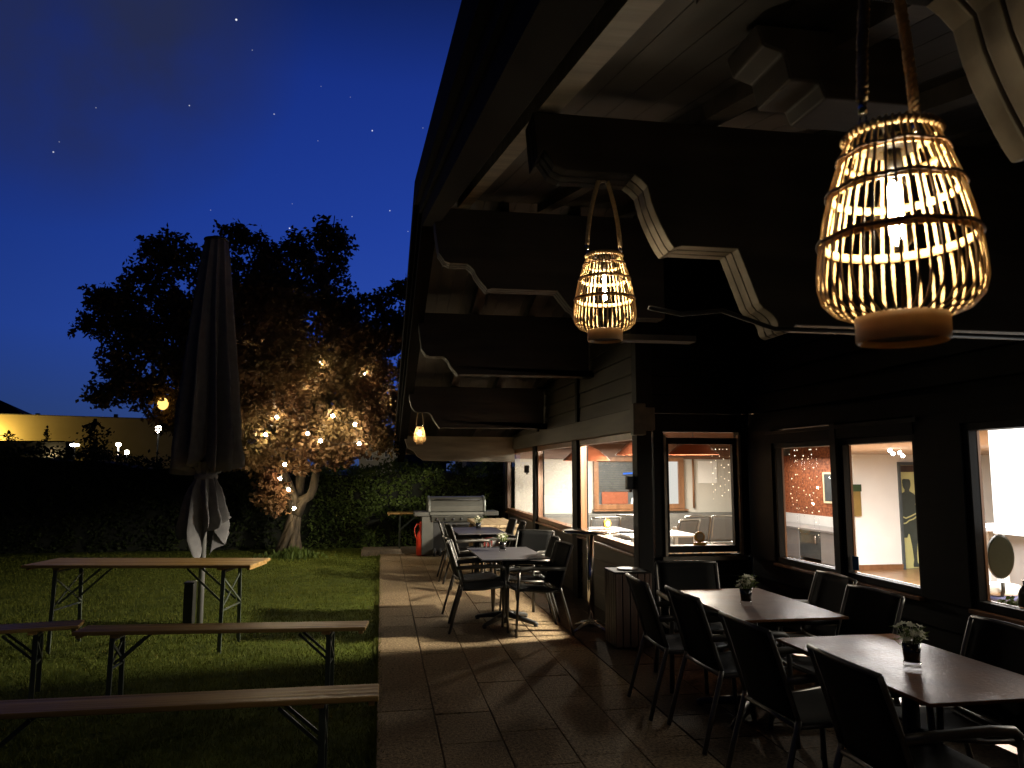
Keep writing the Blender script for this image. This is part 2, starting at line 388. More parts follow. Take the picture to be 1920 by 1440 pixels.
# soffit boards as thin separate strips under the sheet
b=MB(); x=.47
while x<3.75:
    for ya,yb in((YN,RY-.001),(RY+.001,YF)): slope_box(b,x,x+.146,ya,yb,.071,.086)
    x+=.15
part(b,'soffit','soffit_wood',roof)
b=MB()
for ya,yb in((YN,RY),(RY,YF)):
    slope_box(b,.255,.297,ya,yb,-.06,.16)
part(b,'verge_board','soffit_dark',roof)
b=MB()
for ya,yb in((YN,RY),(RY,YF)):
    slope_box(b,.30,.325,ya,yb,.072,.24)
part(b,'verge_board','soffit_dark',roof)
b=MB()
for ya,yb in((YN,RY),(RY,YF)):
    slope_box(b,.33,.47,ya,yb,.088,.36)
part(b,'verge_rafter','soffit_dark',roof)
b=MB(); b.lim(.30,11.5,YF,YF+.03,rt(YF)-.2,rt(YF)+.05); part(b,'eaves_board','wall_wood',roof)
for x in (1.05,1.75,2.42):
    b=MB(); slope_box(b,x,x+.10,RY+.01,YF-.05,.088,.215); part(b,'rafter','beam_wood')
for x in (.66,1.42,2.2,2.95):
    b=MB(); slope_box(b,x,x+.10,YN,RY-.01,.088,.17); part(b,'rafter','beam_edge' if x<1 else 'beam_pale')  # outermost near rafter paler, its lamplit underside put into the colour
def carve(xt,x1,x2,xw,zr,zo,zi,zw):
    p=[(xt-.02,zr),(xt,zr-.22),(xt+.03,zo+.09),(xt+.08,zo+.02),(xt+.13,zo)]
    p+=[(x1-.03,zo),(x1,zo-.02)]
    for k in range(7):                                  # ogee curl
        t=k/6; p.append((x1+.03+.10*t,zo-.05-(zo-.05-zi-.015)*t**.7 if k else zo-.05))
    p+=[(x1+.15,zi-.012),(x1+.19,zi),(x2-.02,zi)]
    if zw is not None and zw<zi-.1:
        p+=[(x2+.075,zw+.11),(x2+.095,zw+.085)]
        for k in range(7):                              # second ogee curl
            a=k/6*pi/2; p.append((x2+.105+.06*sin(a),zw+.055+.025*cos(a)-.05*(k/6)))
        p+=[(x2+.175,zw-.02),(x2+.20,zw-.03),(x2+.235,zw-.015),(x2+.255,zw+.012),(xw,zw+.012)]
    else: p+=[(xw,zi)]
    p+=[(xw,zr)]
    return p
def purlin(y,prof,th=.20,x1=9,mt='beam_pale'):
    b=MB(); d=.012; k=3; wdt=th/k
    for i in range(k):                                  # laminated from three boards with a shadow gap
        a=y+i*wdt; b.prism(prof,'y',a+(.004 if i else 0),a+wdt-.004)
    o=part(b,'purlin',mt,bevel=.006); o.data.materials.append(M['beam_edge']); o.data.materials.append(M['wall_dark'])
    for p in o.data.polygons:                          # lantern light put into a paler colour on the moulded steps
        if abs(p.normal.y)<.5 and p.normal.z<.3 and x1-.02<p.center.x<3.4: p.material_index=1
        elif abs(p.normal.y)<.5 and p.center.x<x1<5: p.material_index=2  # tip faces darker, shade put into the colour
    return o
P2=carve(.66,1.14,1.62,3.70,rt(3.2)-.172,2.98,2.66,2.30)
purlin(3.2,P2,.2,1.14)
P1=carve(.60,1.145,1.52,3.70,rt(1.15)-.172,2.62,2.30,2.0)
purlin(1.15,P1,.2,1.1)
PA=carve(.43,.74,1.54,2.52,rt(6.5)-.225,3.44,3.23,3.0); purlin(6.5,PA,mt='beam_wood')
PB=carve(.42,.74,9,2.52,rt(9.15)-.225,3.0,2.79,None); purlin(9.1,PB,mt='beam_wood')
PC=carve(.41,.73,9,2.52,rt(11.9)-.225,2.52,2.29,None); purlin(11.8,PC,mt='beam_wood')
b=MB(); b.prism([(.41,2.27),(.43,2.20),(.48,2.05),(.60,1.99),(.66,1.90),(.78,1.81),(2.52,1.79),(2.52,2.27)],'y',14.5,14.68)
part(b,'purlin','beam_edge',bevel=.006)  # end beam paler than the others, lantern glow put into its colour
# a short carved block under the near slope, and the thin service pipe clipped along the carved beam
b=MB(); b.prism([(1.15,3.06),(1.17,2.99),(1.24,2.97),(1.26,2.88),(1.36,2.88),(1.38,2.83),(1.70,2.83),(1.70,3.06)],'y',2.12,2.34); part(b,'corbel','beam_wood',bevel=.008)
b=MB(); b.tube([(1.15,3.16,2.36),(1.3,3.16,2.335),(1.5,3.17,2.36),(1.75,3.17,2.285),(3.6,3.17,2.283)],.011,6); part(b,'cable','black_plastic')
b=MB(); b.lim(1.06,1.42,3.28,3.36,2.235,2.262); part(b,'batten','beam_pale')
# --- walls (outer skins 0.12 thick)
XW,YC,XN=2.54,7.36,3.72
SILL,HEAD=.80,2.03
def planks_x(x0,y0,y1,zb,ztop,th=.12,h=.19,name='wall',mt='wall_wood'):
    """weatherboards on a wall facing -x"""
    b=MB(); z=zb
    while z<zb+4:
        def top(y): return ztop(y)
        za,zc=z,z+h-.008
        t0,t1=min(zc,top(y0)),min(zc,top(y1))
        if max(t0,t1)>za:
            t0=max(t0,za);t1=max(t1,za)
            vs=[(x0,y0,za),(x0+.012,y0,t0),(x0+.012,y1,t1),(x0,y1,za),(x0+th,y0,za),(x0+th,y0,t0),(x0+th,y1,t1),(x0+th,y1,za)]
            b.add(vs,[(0,1,2,3),(7,6,5,4),(0,4,5,1),(3,2,6,7),(1,5,6,2),(0,3,7,4)])
        z+=h
    return part(b,name,mt)
def planks_y(y0,x0,x1,zb,zt,th=.12,h=.19,name='wall',mt='wall_dark'):
    b=MB(); z=zb
    while z<zt-.01:
        zc=min(z+h-.008,zt)
        vs=[(x0,y0,z),(x0,y0+.012,zc),(x1,y0+.012,zc),(x1,y0,z),(x0,y0+th,z),(x0,y0+th,zc),(x1,y0+th,zc),(x1,y0+th,z)]
        b.add(vs,[(3,2,1,0),(4,5,6,7),(1,5,4,0),(7,6,2,3),(2,6,5,1),(4,7,3,0)]); z+=h
    return part(b,name,mt)
under=lambda y: rt(y)-.09
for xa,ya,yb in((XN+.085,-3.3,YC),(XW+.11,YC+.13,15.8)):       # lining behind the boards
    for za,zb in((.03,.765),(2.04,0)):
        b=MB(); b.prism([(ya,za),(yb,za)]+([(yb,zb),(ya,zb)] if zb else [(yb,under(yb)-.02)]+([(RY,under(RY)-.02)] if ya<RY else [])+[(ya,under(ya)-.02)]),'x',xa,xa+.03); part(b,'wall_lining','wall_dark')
# upper gable cladding of the far wall in panels between studs, and below the windows
for a,c in ((YC+.10,9.80),(9.9,12.4),(12.5,15.85)): planks_x(XW+.03,a,c,2.27,under)
for y in (9.80,12.4): 
    b=MB(); b.lim(XW,XW+.14,y,y+.10,2.27,under(y+.1)-.002); part(b,'stud','post_dark')
planks_x(XW+.03,YC+.12,15.85,.02,lambda y:SILL-.03)
b=MB(); b.prism([(YC-.12,2.035),(15.95,2.035),(15.95,2.255),(YC-.12,2.265)],'x',XW-.05,XW+.14); part(b,'lintel','wall_wood',bevel=.008)
b=MB(); b.lim(XW-.10,XW+.03,YC-.16,YC-.06,1.985,2.30); part(b,'beam_end','wall_wood',bevel=.008)
for y0,y1 in ((YC-.02,YC+.14),(9.76,10.02),(12.50,12.74),(15.62,15.9)):
    b=MB(); b.lim(XW-.02,XW+.135,y0,y1,0,2.034); part(b,'post','post_dark',bevel=.006)
# front wall facing the camera
planks_y(YC,XW+.16,XN-.01,.02,SILL-.0)
planks_y(YC,XW+.16,XN-.01,2.03,rt(YC)-.10)
for a,c in((XW+.16,2.80),(3.62,XN-.01)):
    b=MB(); b.lim(a,c,YC-.005,YC+.12,SILL,2.03); part(b,'wall','wall_dark')
b=MB(); b.lim(XW-.02,XW+.15,YC-.02,YC+.12,2.27,rt(YC)-.1); part(b,'post','post_dark')
# near wall facing the terrace
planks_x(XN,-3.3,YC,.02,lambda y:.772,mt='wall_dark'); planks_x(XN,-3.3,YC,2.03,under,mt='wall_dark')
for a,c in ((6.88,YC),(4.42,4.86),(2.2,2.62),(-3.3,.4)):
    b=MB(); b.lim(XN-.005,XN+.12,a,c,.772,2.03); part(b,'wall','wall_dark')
b=MB(); b.prism([(4.80,1.985),(6.98,1.985),(6.98,2.015),(4.80,2.015)],'x',XN-.03,XN); part(b,'drip_rail','post_dark')
# --- windows
def win_x(x,y0,y1,z0,z1,fw=.075,inner='frame_wood',outer='post_dark',sill=True):
    w=thing('window',None,None); w.parent=CH; w.location=(-2.54,-9,0)
    b=MB()
    for a,c,p,q in((y0,y1,z0,z0+fw),(y0,y1,z1-fw,z1)): b.lim(x+.015,x+.075,a,c,p,q)
    for a,c in((y0,y0+fw),(y1-fw,y1)): b.lim(x+.015,x+.075,a,c,z0+fw,z1-fw)
    b.build('frame',outer,w,.004)
    b=MB(); t=.012
    b.lim(x+.076,x+.094,y0+fw-t,y1-fw+t,z0+fw-t,z0+fw+.003); b.lim(x+.076,x+.094,y0+fw-t,y1-fw+t,z1-fw-.003,z1-fw+t)
    b.lim(x+.076,x+.094,y0+fw-t,y0+fw+.003,z0+fw,z1-fw); b.lim(x+.076,x+.094,y1-fw-.003,y1-fw+t,z0+fw,z1-fw)
    b.build('sash',inner,w)
    b=MB(); b.add([(x+.05,y0+fw,z0+fw),(x+.05,y1-fw,z0+fw),(x+.05,y1-fw,z1-fw),(x+.05,y0+fw,z1-fw)],[(0,1,2,3)]); b.build('pane','pane',w)
    if sill:
        b=MB(); b.lim(x-.03,x+.16,y0+.004,y1-.004,z0-.028,z0-.002); b.build('sill',inner if inner!='frame_wood' else 'frame_wood',w,.004)
    return w
for a,c in((7.50,9.76),(10.02,12.50),(12.74,15.62)): win_x(XW,a,c,SILL+.0,2.03,fw=.07,outer='frame_wood')
win_x(XN,5.87,6.88,.772,1.90,fw=.05); win_x(XN,4.86,5.80,.772,1.90,fw=.05); win_x(XN,2.62,4.42,.772,1.95,fw=.05); win_x(XN,.4,2.2,.772,1.95,fw=.05)
b=MB(); b.lim(XN-.02,XN+.12,5.795,5.875,.772,2.03); part(b,'mullion','post_dark')
b=MB(); b.lim(XN-.012,XN+.12,4.86,6.88,1.90,1.986); part(b,'wall','wall_dark'); b=MB(); b.lim(XN-.012,XN+.12,.4,4.42,1.95,2.03); part(b,'wall','wall_dark')
wf=thing('window',None,None); wf.parent=CH; wf.location=(-2.54,-9,0)
x0,x1,z0,z1,fw=2.80,3.62,.82,1.97,.065
b=MB(); y=YC
for p in((x0,x1,z0,z0+fw),(x0,x1,z1-fw,z1),(x0,x0+fw,z0+fw,z1-fw),(x1-fw,x1,z0+fw,z1-fw)): b.lim(p[0],p[1],y+.02,y+.08,p[2],p[3])
b.build('frame','post_dark',wf,.004)
b=MB()
b.lim(x0-.005,x0+.022,y-.028,y+.019,z0-.03,z1+.03); b.build('trim','beam_edge',wf,.003)
b=MB(); b.lim(x1-.022,x1+.005,y-.028,y+.019,z0-.03,z1+.03); b.build('trim','beam_edge',wf,.003)
b=MB(); b.lim(x0-.04,x1+.04,y-.05,y-.006,z0-.075,z0-.032); b.build('sill','wall_wood',wf,.004)
b=MB(); b.add([(x0+fw,y+.05,z0+fw),(x1-fw,y+.05,z0+fw),(x1-fw,y+.05,z1-fw),(x0+fw,y+.05,z1-fw)],[(0,1,2,3)]); b.build('pane','pane',wf)
b=MB(); b.lim(x0+fw,x1-fw,y+.09,y+.30,z0+.02,z0+fw-.012); b.build('sill_board','frame_wood',wf)
for (yy,zz) in((13.05,1.66),(7.46,1.52)):
    b=MB(); b.lim(XW-.10,XW-.022,yy-.04,yy+.04,zz-.07,zz+.06); b.lim(XW-.07,XW-.04,yy-.012,yy+.012,zz-.10,zz-.07); part(b,'wall_box','black_plastic',bevel=.006)
# --- dining room behind the far wall
b=MB(); b.add([(XW+.12,YC+.12,.0),(3.72,YC+.12,.0),(7.75,15.25,.0),(XW+.12,15.25,.0)],[(0,1,2,3)]); part(b,'room_floor','room_floor')
b=MB(); b.add([(XW+.12,YC+.12,2.29),(XW+.12,15.3,2.29),(7.85,15.3,2.29),(3.75,YC+.12,2.29)],[(0,1,2,3)]); part(b,'ceiling','room_wood')
b=MB(); b.lim(XW+.12,7.9,15.25,15.33,0,1.86); part(b,'room_wall','plaster')
b=MB(); b.lim(XW+.12,7.9,15.19,15.33,1.862,2.29); part(b,'room_wall','room_wood')
b=MB(); b.lim(XW+.14,7.8,14.72,15.249,0,.76); part(b,'wainscot','grey_panel')
b=MB(); b.add([(3.73,YC+.12,0),(7.82,15.25,0),(7.82,15.25,2.29),(3.73,YC+.12,2.29)],[(0,1,2,3)]); b.add([(3.83,YC+.12,-.3),(8.0,15.35,-.3),(8.0,15.35,2.52),(3.83,YC+.12,2.52)],[(0,1,2,3)]); part(b,'partition','plaster')
for yb in (9.2,11.4,13.4):
    b=MB(); b.lim(XW+.13,7.4 if yb>13 else (4.5 if yb<10 else 5.6),yb,yb+.14,2.12,2.288); part(b,'ceiling_beam','room_wood')
# inner window in the back wall
iw=thing('window',None,None); iw.parent=CH; iw.location=(-2.54,-9,0); b=MB(); y=15.17; X0,X1,Z0,Z1=4.28,6.22,.84,1.90
for p in((X0,X1,Z0,Z0+.10),(X0,X1,Z1-.09,Z1),(X0,X0+.10,Z0+.10,Z1-.09),(X1-.12,X1,Z0+.10,Z1-.09),(5.62,5.72,Z0+.10,Z1-.09)): b.lim(p[0],p[1],y,y+.075,p[2],p[3])
b.build('frame','frame_wood',iw,.005)
b=MB(); b.lim(X0+.1,X1-.12,y+.066,y+.078,Z0+.1,Z1-.09); b.build('pane','slate',iw)
b=MB()
for k in range(17): b.lim(X0+.1,5.62,y+.040,y+.064,Z1-.12-k*.036,Z1-.112-k*.036)
b.build('blind','blind_slat',iw)
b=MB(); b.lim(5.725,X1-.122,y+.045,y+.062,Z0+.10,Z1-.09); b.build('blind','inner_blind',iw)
b=MB(); b.lim(X0-.03,X1+.04,y-.10,y+.078,Z0-.035,Z0-.004); b.build('sill','frame_wood',iw)
b=MB(); b.tube([(6.44,15.22,.85),(6.44,15.22,1.86)],.022,8); part(b,'pipe','frame_wood')
b=MB(); b.lim(6.56,6.98,15.235,15.249,1.36,1.82); part(b,'panel','plaster_white')
# --- kitchen and bar behind the near wall
FZ=-.22; CZ=1.90
b=MB(); b.add([(XN+.121,-3,FZ),(XN+.121,YC+.1,FZ),(9.2,17.5,FZ),(13,17.5,FZ),(13,-3,FZ)],[(4,3,2,1,0)]); part(b,'room_floor','room_floor')
b=MB(); b.add([(3.845,5.82,1.975),(8.76,13.24,1.93),(13,13.24,1.93),(13,-3,2.04),(3.845,-3,2.04)],[(0,1,2,3,4)]); part(b,'ceiling','ceiling_tan')
b=MB(); b.add([(3.845,5.82,2.5),(3.845,7.5,2.5),(8.3,17.5,2.5),(9.6,17.5,2.5),(9.6,13.3,2.5),(8.76,13.24,2.5)],[(5,4,3,2,1,0)]); b.add([(3.845,5.82,1.975),(8.76,13.24,1.93),(8.76,13.24,2.5),(3.845,5.82,2.5)],[(0,1,2,3)]); part(b,'ceiling','ceiling_tan')
b=MB(); b.lim(8.78,9.735,13.2,13.3,FZ,CZ+.1); b.lim(10.67,13,13.2,13.3,FZ,CZ+.1); b.lim(9.735,10.67,13.2,13.3,1.78,CZ+.1); part(b,'room_wall','plaster_white')
b=MB(); b.lim(8.74,9.70,13.17,13.199,FZ,FZ+.10); part(b,'skirting','frame_wood')
b=MB(); b.lim(9.70,9.745,13.16,13.31,FZ,1.79); b.lim(10.645,10.69,13.16,13.31,FZ,1.79); b.lim(9.745,10.645,13.16,13.31,1.73,1.79); part(b,'door_frame','slate')
door=MB(); door.lim(9.745,10.645,13.26,13.30,FZ+.005,1.73); door=part(door,'door','door_yellow')
b=MB(); b.lim(9.75,10.64,13.235,13.259,1.60,1.725); b.build('transom','bin_wood',door)
# the flat dark figure of a man on the door
def sil():
    b=MB(); y0,y1=13.244,13.256; cx=9.92
    head=[(-.085,1.34),(-.09,1.40),(-.085,1.455),(-.05,1.47),(.05,1.462),(.075,1.44),(.08,1.39),(.078,1.34),(.06,1.29),(.045,1.265),(.05,1.235),
          (.13,1.19),(.185,1.14),(.20,1.05),(.205,.90),(.195,.79),(.19,.70),(.205,.55),(.215,.36),(.17,.345),(.15,.20),(.13,.02),(.135,-.10),(.19,-.165),(.185,-.185),(.06,-.185),(.055,-.14),(.075,-.06),(.06,.12),(.035,.30),(.01,.42),
          (-.02,.44),(-.05,.36),(-.16,.36),(-.165,.55),(-.155,.70),(-.165,.85),(-.18,1.0),(-.17,1.13),(-.13,1.19),(-.05,1.225),(-.045,1.27),(-.07,1.30)]
    b.prism([(cx+x,z) for x,z in head],'y',y0,y1); o=b.build('figure','figure_dark',door); 
    b=MB()
    for pts in ([(-.15,.765),(-.06,.725),(.05,.765),(.20,.83)],[(-.15,.62),(-.06,.635),(0,.68),(.10,.71),(.19,.77)],[(.17,.80),(.185,.92),(.16,1.0)]):
        for p,q in zip(pts,pts[1:]): b.bar((cx+p[0],13.240,p[1]),(cx+q[0],13.240,q[1]),.006,.022,(0,0,1))
    b.build('outline','door_yellow',door)
sil()
# OSB wall, counter
b=MB(); b.lim(9.32,9.40,13.31,17.0,.66,2.49); b.lim(8.0,9.318,16.92,17.0,.66,2.49); part(b,'room_wall','osb')
b=MB(); b.lim(8.0,9.318,16.9,17.0,FZ,.655); b.lim(9.30,9.40,13.3,16.9,FZ,.655); part(b,'room_wall','plaster_white')
b=MB(); b.lim(12.9,13,-3,13.2,FZ,2.04); b.lim(3.85,13,-3.1,-3,FZ,2.04); part(b,'room_wall','plaster_white')
kc=thing('kitchen_counter','long grey kitchen counter with built-in oven below orange chipboard wall','counter',(8.75,15,FZ))
def kp(mb,n,m,bevel=0,par=None):
    o=mb.build(n,m,par or kc,bevel)
    if par is None:o.location=(-8.75,-15,-FZ)
    return o
b=MB()
for a,c in((15.62,16.88),(14.98,15.6),(13.32,14.18)): b.lim(8.64,9.29,a,c,FZ+.02,.40)
kp(b,'cabinet','kitchen_grey',.006)
b=MB(); b.lim(8.60,9.298,13.31,16.9,.41,.45); kp(b,'worktop','kitchen_grey',.004)
ov=MB(); ov.lim(8.645,9.29,14.2,14.96,FZ+.08,.40); ov=kp(ov,'oven','slate',.004)
b=MB(); b.lim(8.632,8.644,14.30,14.86,.16,.34); kp(b,'oven_panel','grill_grey',0,ov)
for y in (16.05,16.22,14.30):
    b=MB(); b.tube([(8.638,y,.33),(8.60,y,.32),(8.60,y,.17),(8.638,y,.16)],.010,6); kp(b,'handle','chrome',0,None)
b=MB(); b.lim(9.285,9.299,13.32,16.88,.452,.655); kp(b,'splashback','white_gloss')
pf=thing('picture','narrow dark framed picture on the orange chipboard wall','picture',(9.3,14.7,1.2))
b=MB()
for p in((14.42,15.06,.94,.98),(14.42,15.06,1.55,1.59),(14.42,14.46,.98,1.55),(15.02,15.06,.98,1.55)): b.lim(9.29,9.318,p[0],p[1],p[2],p[3])
o=b.build('frame','cream',pf); o.location=(-9.3,-14.7,-1.2)
b=MB(); b.lim(9.300,9.316,14.46,15.02,.98,1.55); o=b.build('image','slate',pf); o.location=(-9.3,-14.7,-1.2)
nb=thing('notice_board','brown notice hung at the end of the white wall, green header strip','notice',(8.7,13.16,1.0))
b=MB(); b.lim(8.56,8.86,13.12,13.15,.78,1.36); o=b.build('sheet','poster_brown',nb); o.location=(-8.7,-13.16,-1)
b=MB(); b.lim(8.555,8.865,13.10,13.119,1.24,1.37); o=b.build('header','poster_green',nb); o.location=(-8.7,-13.16,-1)
b=MB(); b.lim(8.78,8.80,13.15,13.198,1.0,1.3); o=b.build('bracket','slate',nb); o.location=(-8.7,-13.16,-1)
st=MB(); st.lim(XN+.052,XN+.055,5.66,5.74,.845,.955); st=tag(st.build('sticker','sticker_blue'),'small blue square sticker low on the window pane beside the mullion','sticker')
b=MB(); b.lim(XN+.0555,XN+.0575,5.68,5.72,.87,.915); b.build('emblem','white_gloss',st)
b=MB(); b.lim(XN+.0555,XN+.0575,5.672,5.728,.925,.945); b.build('emblem','white_gloss',st)

# ------------------------------------------------------------------ rattan lanterns
def lantern(label,loc,rope_h,scale=1.0,rz=0,spread=.03,fil='filament'):
    t=thing('lantern',label,'lantern',loc,rz,'rattan lanterns hanging under the roof'); t.scale=(scale,scale,scale*1.12)
    P=[(.092,.045),(.125,.057),(.146,.078),(.1535,.105),(.153,.135),(.147,.18),(.137,.23),(.122,.285),(.104,.335),(.084,.380)]
    def rad(z):
        for (r0,z0),(r1,z1) in zip(P,P[1:]):
            if z<=z1: k=(z-z0)/(z1-z0); return r0+(r1-r0)*max(0,k)
        return P[-1][0]
    b=MB(); rl=random.Random(int(loc[1]*100)); n=40
    for k in range(n):
        a=2*pi*(k+rl.uniform(-.16,.16))/n; sk=rl.uniform(-.022,.022)
        pts=[(r*cos(a+sk*(z-.2)),r*sin(a+sk*(z-.2)),z) for r,z in P]
        wv=rl.uniform(.0025,.0034)
        # flat strip
        vs=[]
        for x,y,z in pts:
            l=sqrt(x*x+y*y); ux,uy=-y/l,x/l; nx,ny=x/l,y/l
            for s,q in((-1,.0014),(1,.0014),(1,-.0014),(-1,-.0014)): vs.append((x+ux*s*wv+nx*q,y+uy*s*wv+ny*q,z))
        fs=[]
        for i in range(len(pts)-1):
            for j in range(4): fs.append((i*4+j,i*4+(j+1)%4,i*4+4+(j+1)%4,i*4+4+j))
        b.add(vs,fs)
    b.build('cage','rattan',t)
    for z,th in((.185,.0036),(.275,.0034),(.340,.0028)):
        h=MB(); r=rad(z)+.004; h.tube([(r*cos(2*pi*k/40),r*sin(2*pi*k/40),z+.0022*sin(k*1.3)) for k in range(41)],th,6,False)
        h.build('hoop','rattan_dark',t)
    for z,hh in((.185,.016),(.275,.014),(.340,.011)):
        h=MB(); r=rad(z)-.006; h.lathe([(r,z-hh/2),(r,z+hh/2),(r-.003,z+hh/2),(r-.003,z-hh/2),(r,z-hh/2)],44,cap=False); h.build('inner_band','rattan',t)
    h=MB(); h.tube([(.086*cos(2*pi*k/40),.086*sin(2*pi*k/40),.380) for k in range(41)],.0075,8,False)
    for k in range(46):
        a=2*pi*k/46; h.tube([(.0865*cos(a)-.0*sin(a),.0865*sin(a),.372),(.096*cos(a+.05),.096*sin(a+.05),.381),(.0865*cos(a+.09),.0865*sin(a+.09),.389)],.0028,4)
    h.build('rim','rattan',t)
    h=MB(); h.lathe([(.082,.0),(.086,.004),(.086,.046),(.080,.048),(.076,.044),(.076,.004),(.082,.0)],36,cap=False); h.build('base_ring','bamboo_thin',t)
    h=MB(); h.lathe([(.0,.012),(.077,.012),(.077,.020),(.0,.020)],30,cap=False); h.build('base_plate','bin_wood',t)
    h=MB(); h.lathe([(.0,.352),(.046,.352),(.046,.372),(.030,.378),(.0,.378)],24,cap=False); h.tube([(.0,0,.352),(0,0,.318)],.017,14); 
    for k in range(4): a=k*pi/2+.4; h.tube([(.04*cos(a),.04*sin(a),.365),(.084*cos(a),.084*sin(a),.372)],.003,5)
    h.build('socket','grill_dark',t)
    h=MB(); h.lathe([(.014,.318),(.018,.30),(.030,.265),(.036,.235),(.037,.21),(.031,.185),(.018,.172),(.0,.168)],22,cap=False); h.build('bulb','bulb_glass',t)
    h=MB(); h.tube([(0,0,.19),(0,0,.20),(0,0,.285),(0,0,.295)],[.008,.0135,.0135,.006],8); h.build('filament',fil,t)
    for s in(-1,1):
        h=MB(); x0=s*.088; top=rope_h
        lo=V((x0,0,.43)); hi=V((s*spread*.6,0,top)); N_=90
        for st in range(3):
            pts=[]
            for i in range(N_+1):
                q=lo.lerp(hi,i/N_)
                q=q+V((s*.012*sin(pi*i/N_),0,0)); a=st*2*pi/3+i*.42*max(1,top/.35)*.8
                pts.append(q+V((cos(a)*.0058,sin(a)*.0058,0)))
            h.tube(pts,.0066,5)
        h.build('rope','rope',t)
        h=MB(); h.tube([(s*.088,0,.375),(s*.088,.008,.392),(s*.088,0,.41),(s*.088,-.008,.395),(s*.088,0,.380)],.0022,5)
        h.tube([(s*.088,0,.405),(s*.088,0,.432)],.0085,8); h.build('ring','chrome',t)
    h=MB(); h.tube([(-spread*.62,0,top-.012),(-.01,0,top+.006),(.01,0,top+.006),(spread*.62,0,top-.012)],.0085,8); h.tube([(0,0,top-.004),(0,0,top+.03)],.006,6); h.build('hook','chrome',t)
    return t
lantern('large glowing rattan lantern hanging closest, upper right, seen through its slats',(.832,1.10,1.855),.81,.82,.35)
lantern('medium glowing rattan lantern on twisted rope under the carved beam end',(.985,3.28,2.225),.725,.92,.1,.04)
lantern('tiny glowing rattan lantern far along the eaves above the grill',(.575,11.9,2.035),.80,.62,.1,.05,'filament_far')

# ------------------------------------------------------------------ terrace chairs and tables
def make_chair(name,label,group,sl='sling',fm='chair_metal'):
    t=thing(name,label,'chair',(0,0,0),0,group)
    W=.255
    b=MB(); vs=[];nx,ny=6,8
    for j in range(ny+1):
        for i in range(nx+1):
            u=i/nx*2-1; v=j/ny; vs.append((u*.232,-.20+.44*v,.425+.030*v-.022*(1-u*u)*sin(pi*v*.9+.2)))
    fs=[(j*(nx+1)+i,j*(nx+1)+i+1,(j+1)*(nx+1)+i+1,(j+1)*(nx+1)+i) for j in range(ny) for i in range(nx)]
    b.add(vs,fs,True); o=b.build('seat',sl,t); m=o.modifiers.new('s','SOLIDIFY'); m.thickness=.006
    b=MB(); vs=[]
    def bp(v): return (-.205-.115*v-.02*v*v, .45+.425*v)
    for j in range(ny+1):
        for i in range(nx+1):
            u=i/nx*2-1; v=j/ny; y,z=bp(v); vs.append((u*.228,y-.018*(1-u*u),z))
    b.add(vs,fs,True); o=b.build('backrest',sl,t); m=o.modifiers.new('s','SOLIDIFY'); m.thickness=.006
    for s in(-1,1):
        b=MB(); b.tube([(s*(W+.015),.262,.0),(s*(W+.006),.245,.30),(s*W,.235,.46),(s*W,.225,.625)],.0135,8,flat=1.35); b.build('leg',fm,t)
        b=MB(); b.tube([(s*(W+.012),-.335,.0),(s*(W+.004),-.275,.22),(s*W,-.215,.42),(s*W,-.205,.46)],.0135,8,flat=1.35); b.build('leg',fm,t)
        b=MB(); b.tube([(s*W,.225,.625),(s*W,.20,.652),(s*W,.10,.660),(s*W,-.12,.652),(s*W,-.26,.645)],.0145,8,flat=1.5); b.build('armrest',fm,t)
    b=MB()
    for s in(-1,1):
        b.tube([(s*W,-.205,.46)]+[(s*W*.985,*bp(v)) for v in(.2,.45,.7,.9,1.0)],.0125,8)
        b.tube([(s*(W-.012),-.21,.425),(s*(W-.012),.0,.428),(s*(W-.012),.235,.455)],.0125,8)
    y,z=bp(1.0); b.tube([(-W*.985,y,z),(-W*.5,y-.016,z+.004),(0,y-.022,z+.005),(W*.5,y-.016,z+.004),(W*.985,y,z)],.012,8)
    b.tube([(-W,.235,.445),(0,.238,.44),(W,.235,.445)],.011,8); b.tube([(-W,-.21,.43),(W,-.21,.43)],.011,8)
    b.build('frame',fm,t); return t
GC='dark sling armchairs round the terrace tables'
HP=pi/2
ch0=make_chair('armchair','x',GC)
spots=[
 (2.13,5.27,-HP-.05,'black sling armchair, left side of the brown near table, closest to the bin'),
 (2.21,4.66,-HP+.02,'black sling armchair facing the flower pot on the brown near table, second from the bin'),
 (2.17,3.75,-HP+.03,'black sling armchair at the near corner where the two brown tables almost meet'),
 (2.20,2.93,-HP-.02,'black sling armchair with its back to the camera, closest of all, beside the foremost table'),
 (2.46,5.80,pi-.15,'black sling armchair at the far head of the brown table, below the square window'),
 (2.93,5.20,HP-.03,'black sling armchair against the dark wall under the chipboard room window'),
 (2.76,4.48,HP+.06,'black sling armchair against the wall under the window showing the white wall'),
 (2.72,3.42,HP-.05,'black sling armchair under the white roller blind window, beyond the foremost table'),
 (1.06,8.15,-HP-.08,'grey framed armchair nearest the lawn at the middle table with a flower pot'),
 (1.08,8.76,-HP+.10,'grey framed armchair on the lawn side, half hidden behind its neighbour, middle table'),
 (1.57,7.90,HP+.10,'grey framed armchair turned side on before the lit floor patch, middle table'),
 (1.62,8.60,HP-.05,'grey framed armchair on the house side of the middle table, behind the side-on one'),
 (1.72,9.28,HP+.90,'grey framed armchair set at an angle at the far corner of the middle table'),
 (1.27,11.02,-HP+.12,'grey framed armchair on the lawn side, front one at the table before the grill'),
 (1.21,11.78,-HP-.03,'grey framed armchair on the lawn side, rear one at the table before the grill'),
 (1.70,11.85,HP+.03,'grey framed armchair on the house side, left of the pair by the light wooden table'),
 (1.73,11.20,HP-.04,'grey framed armchair on the house side, right of the pair by the light wooden table'),
]
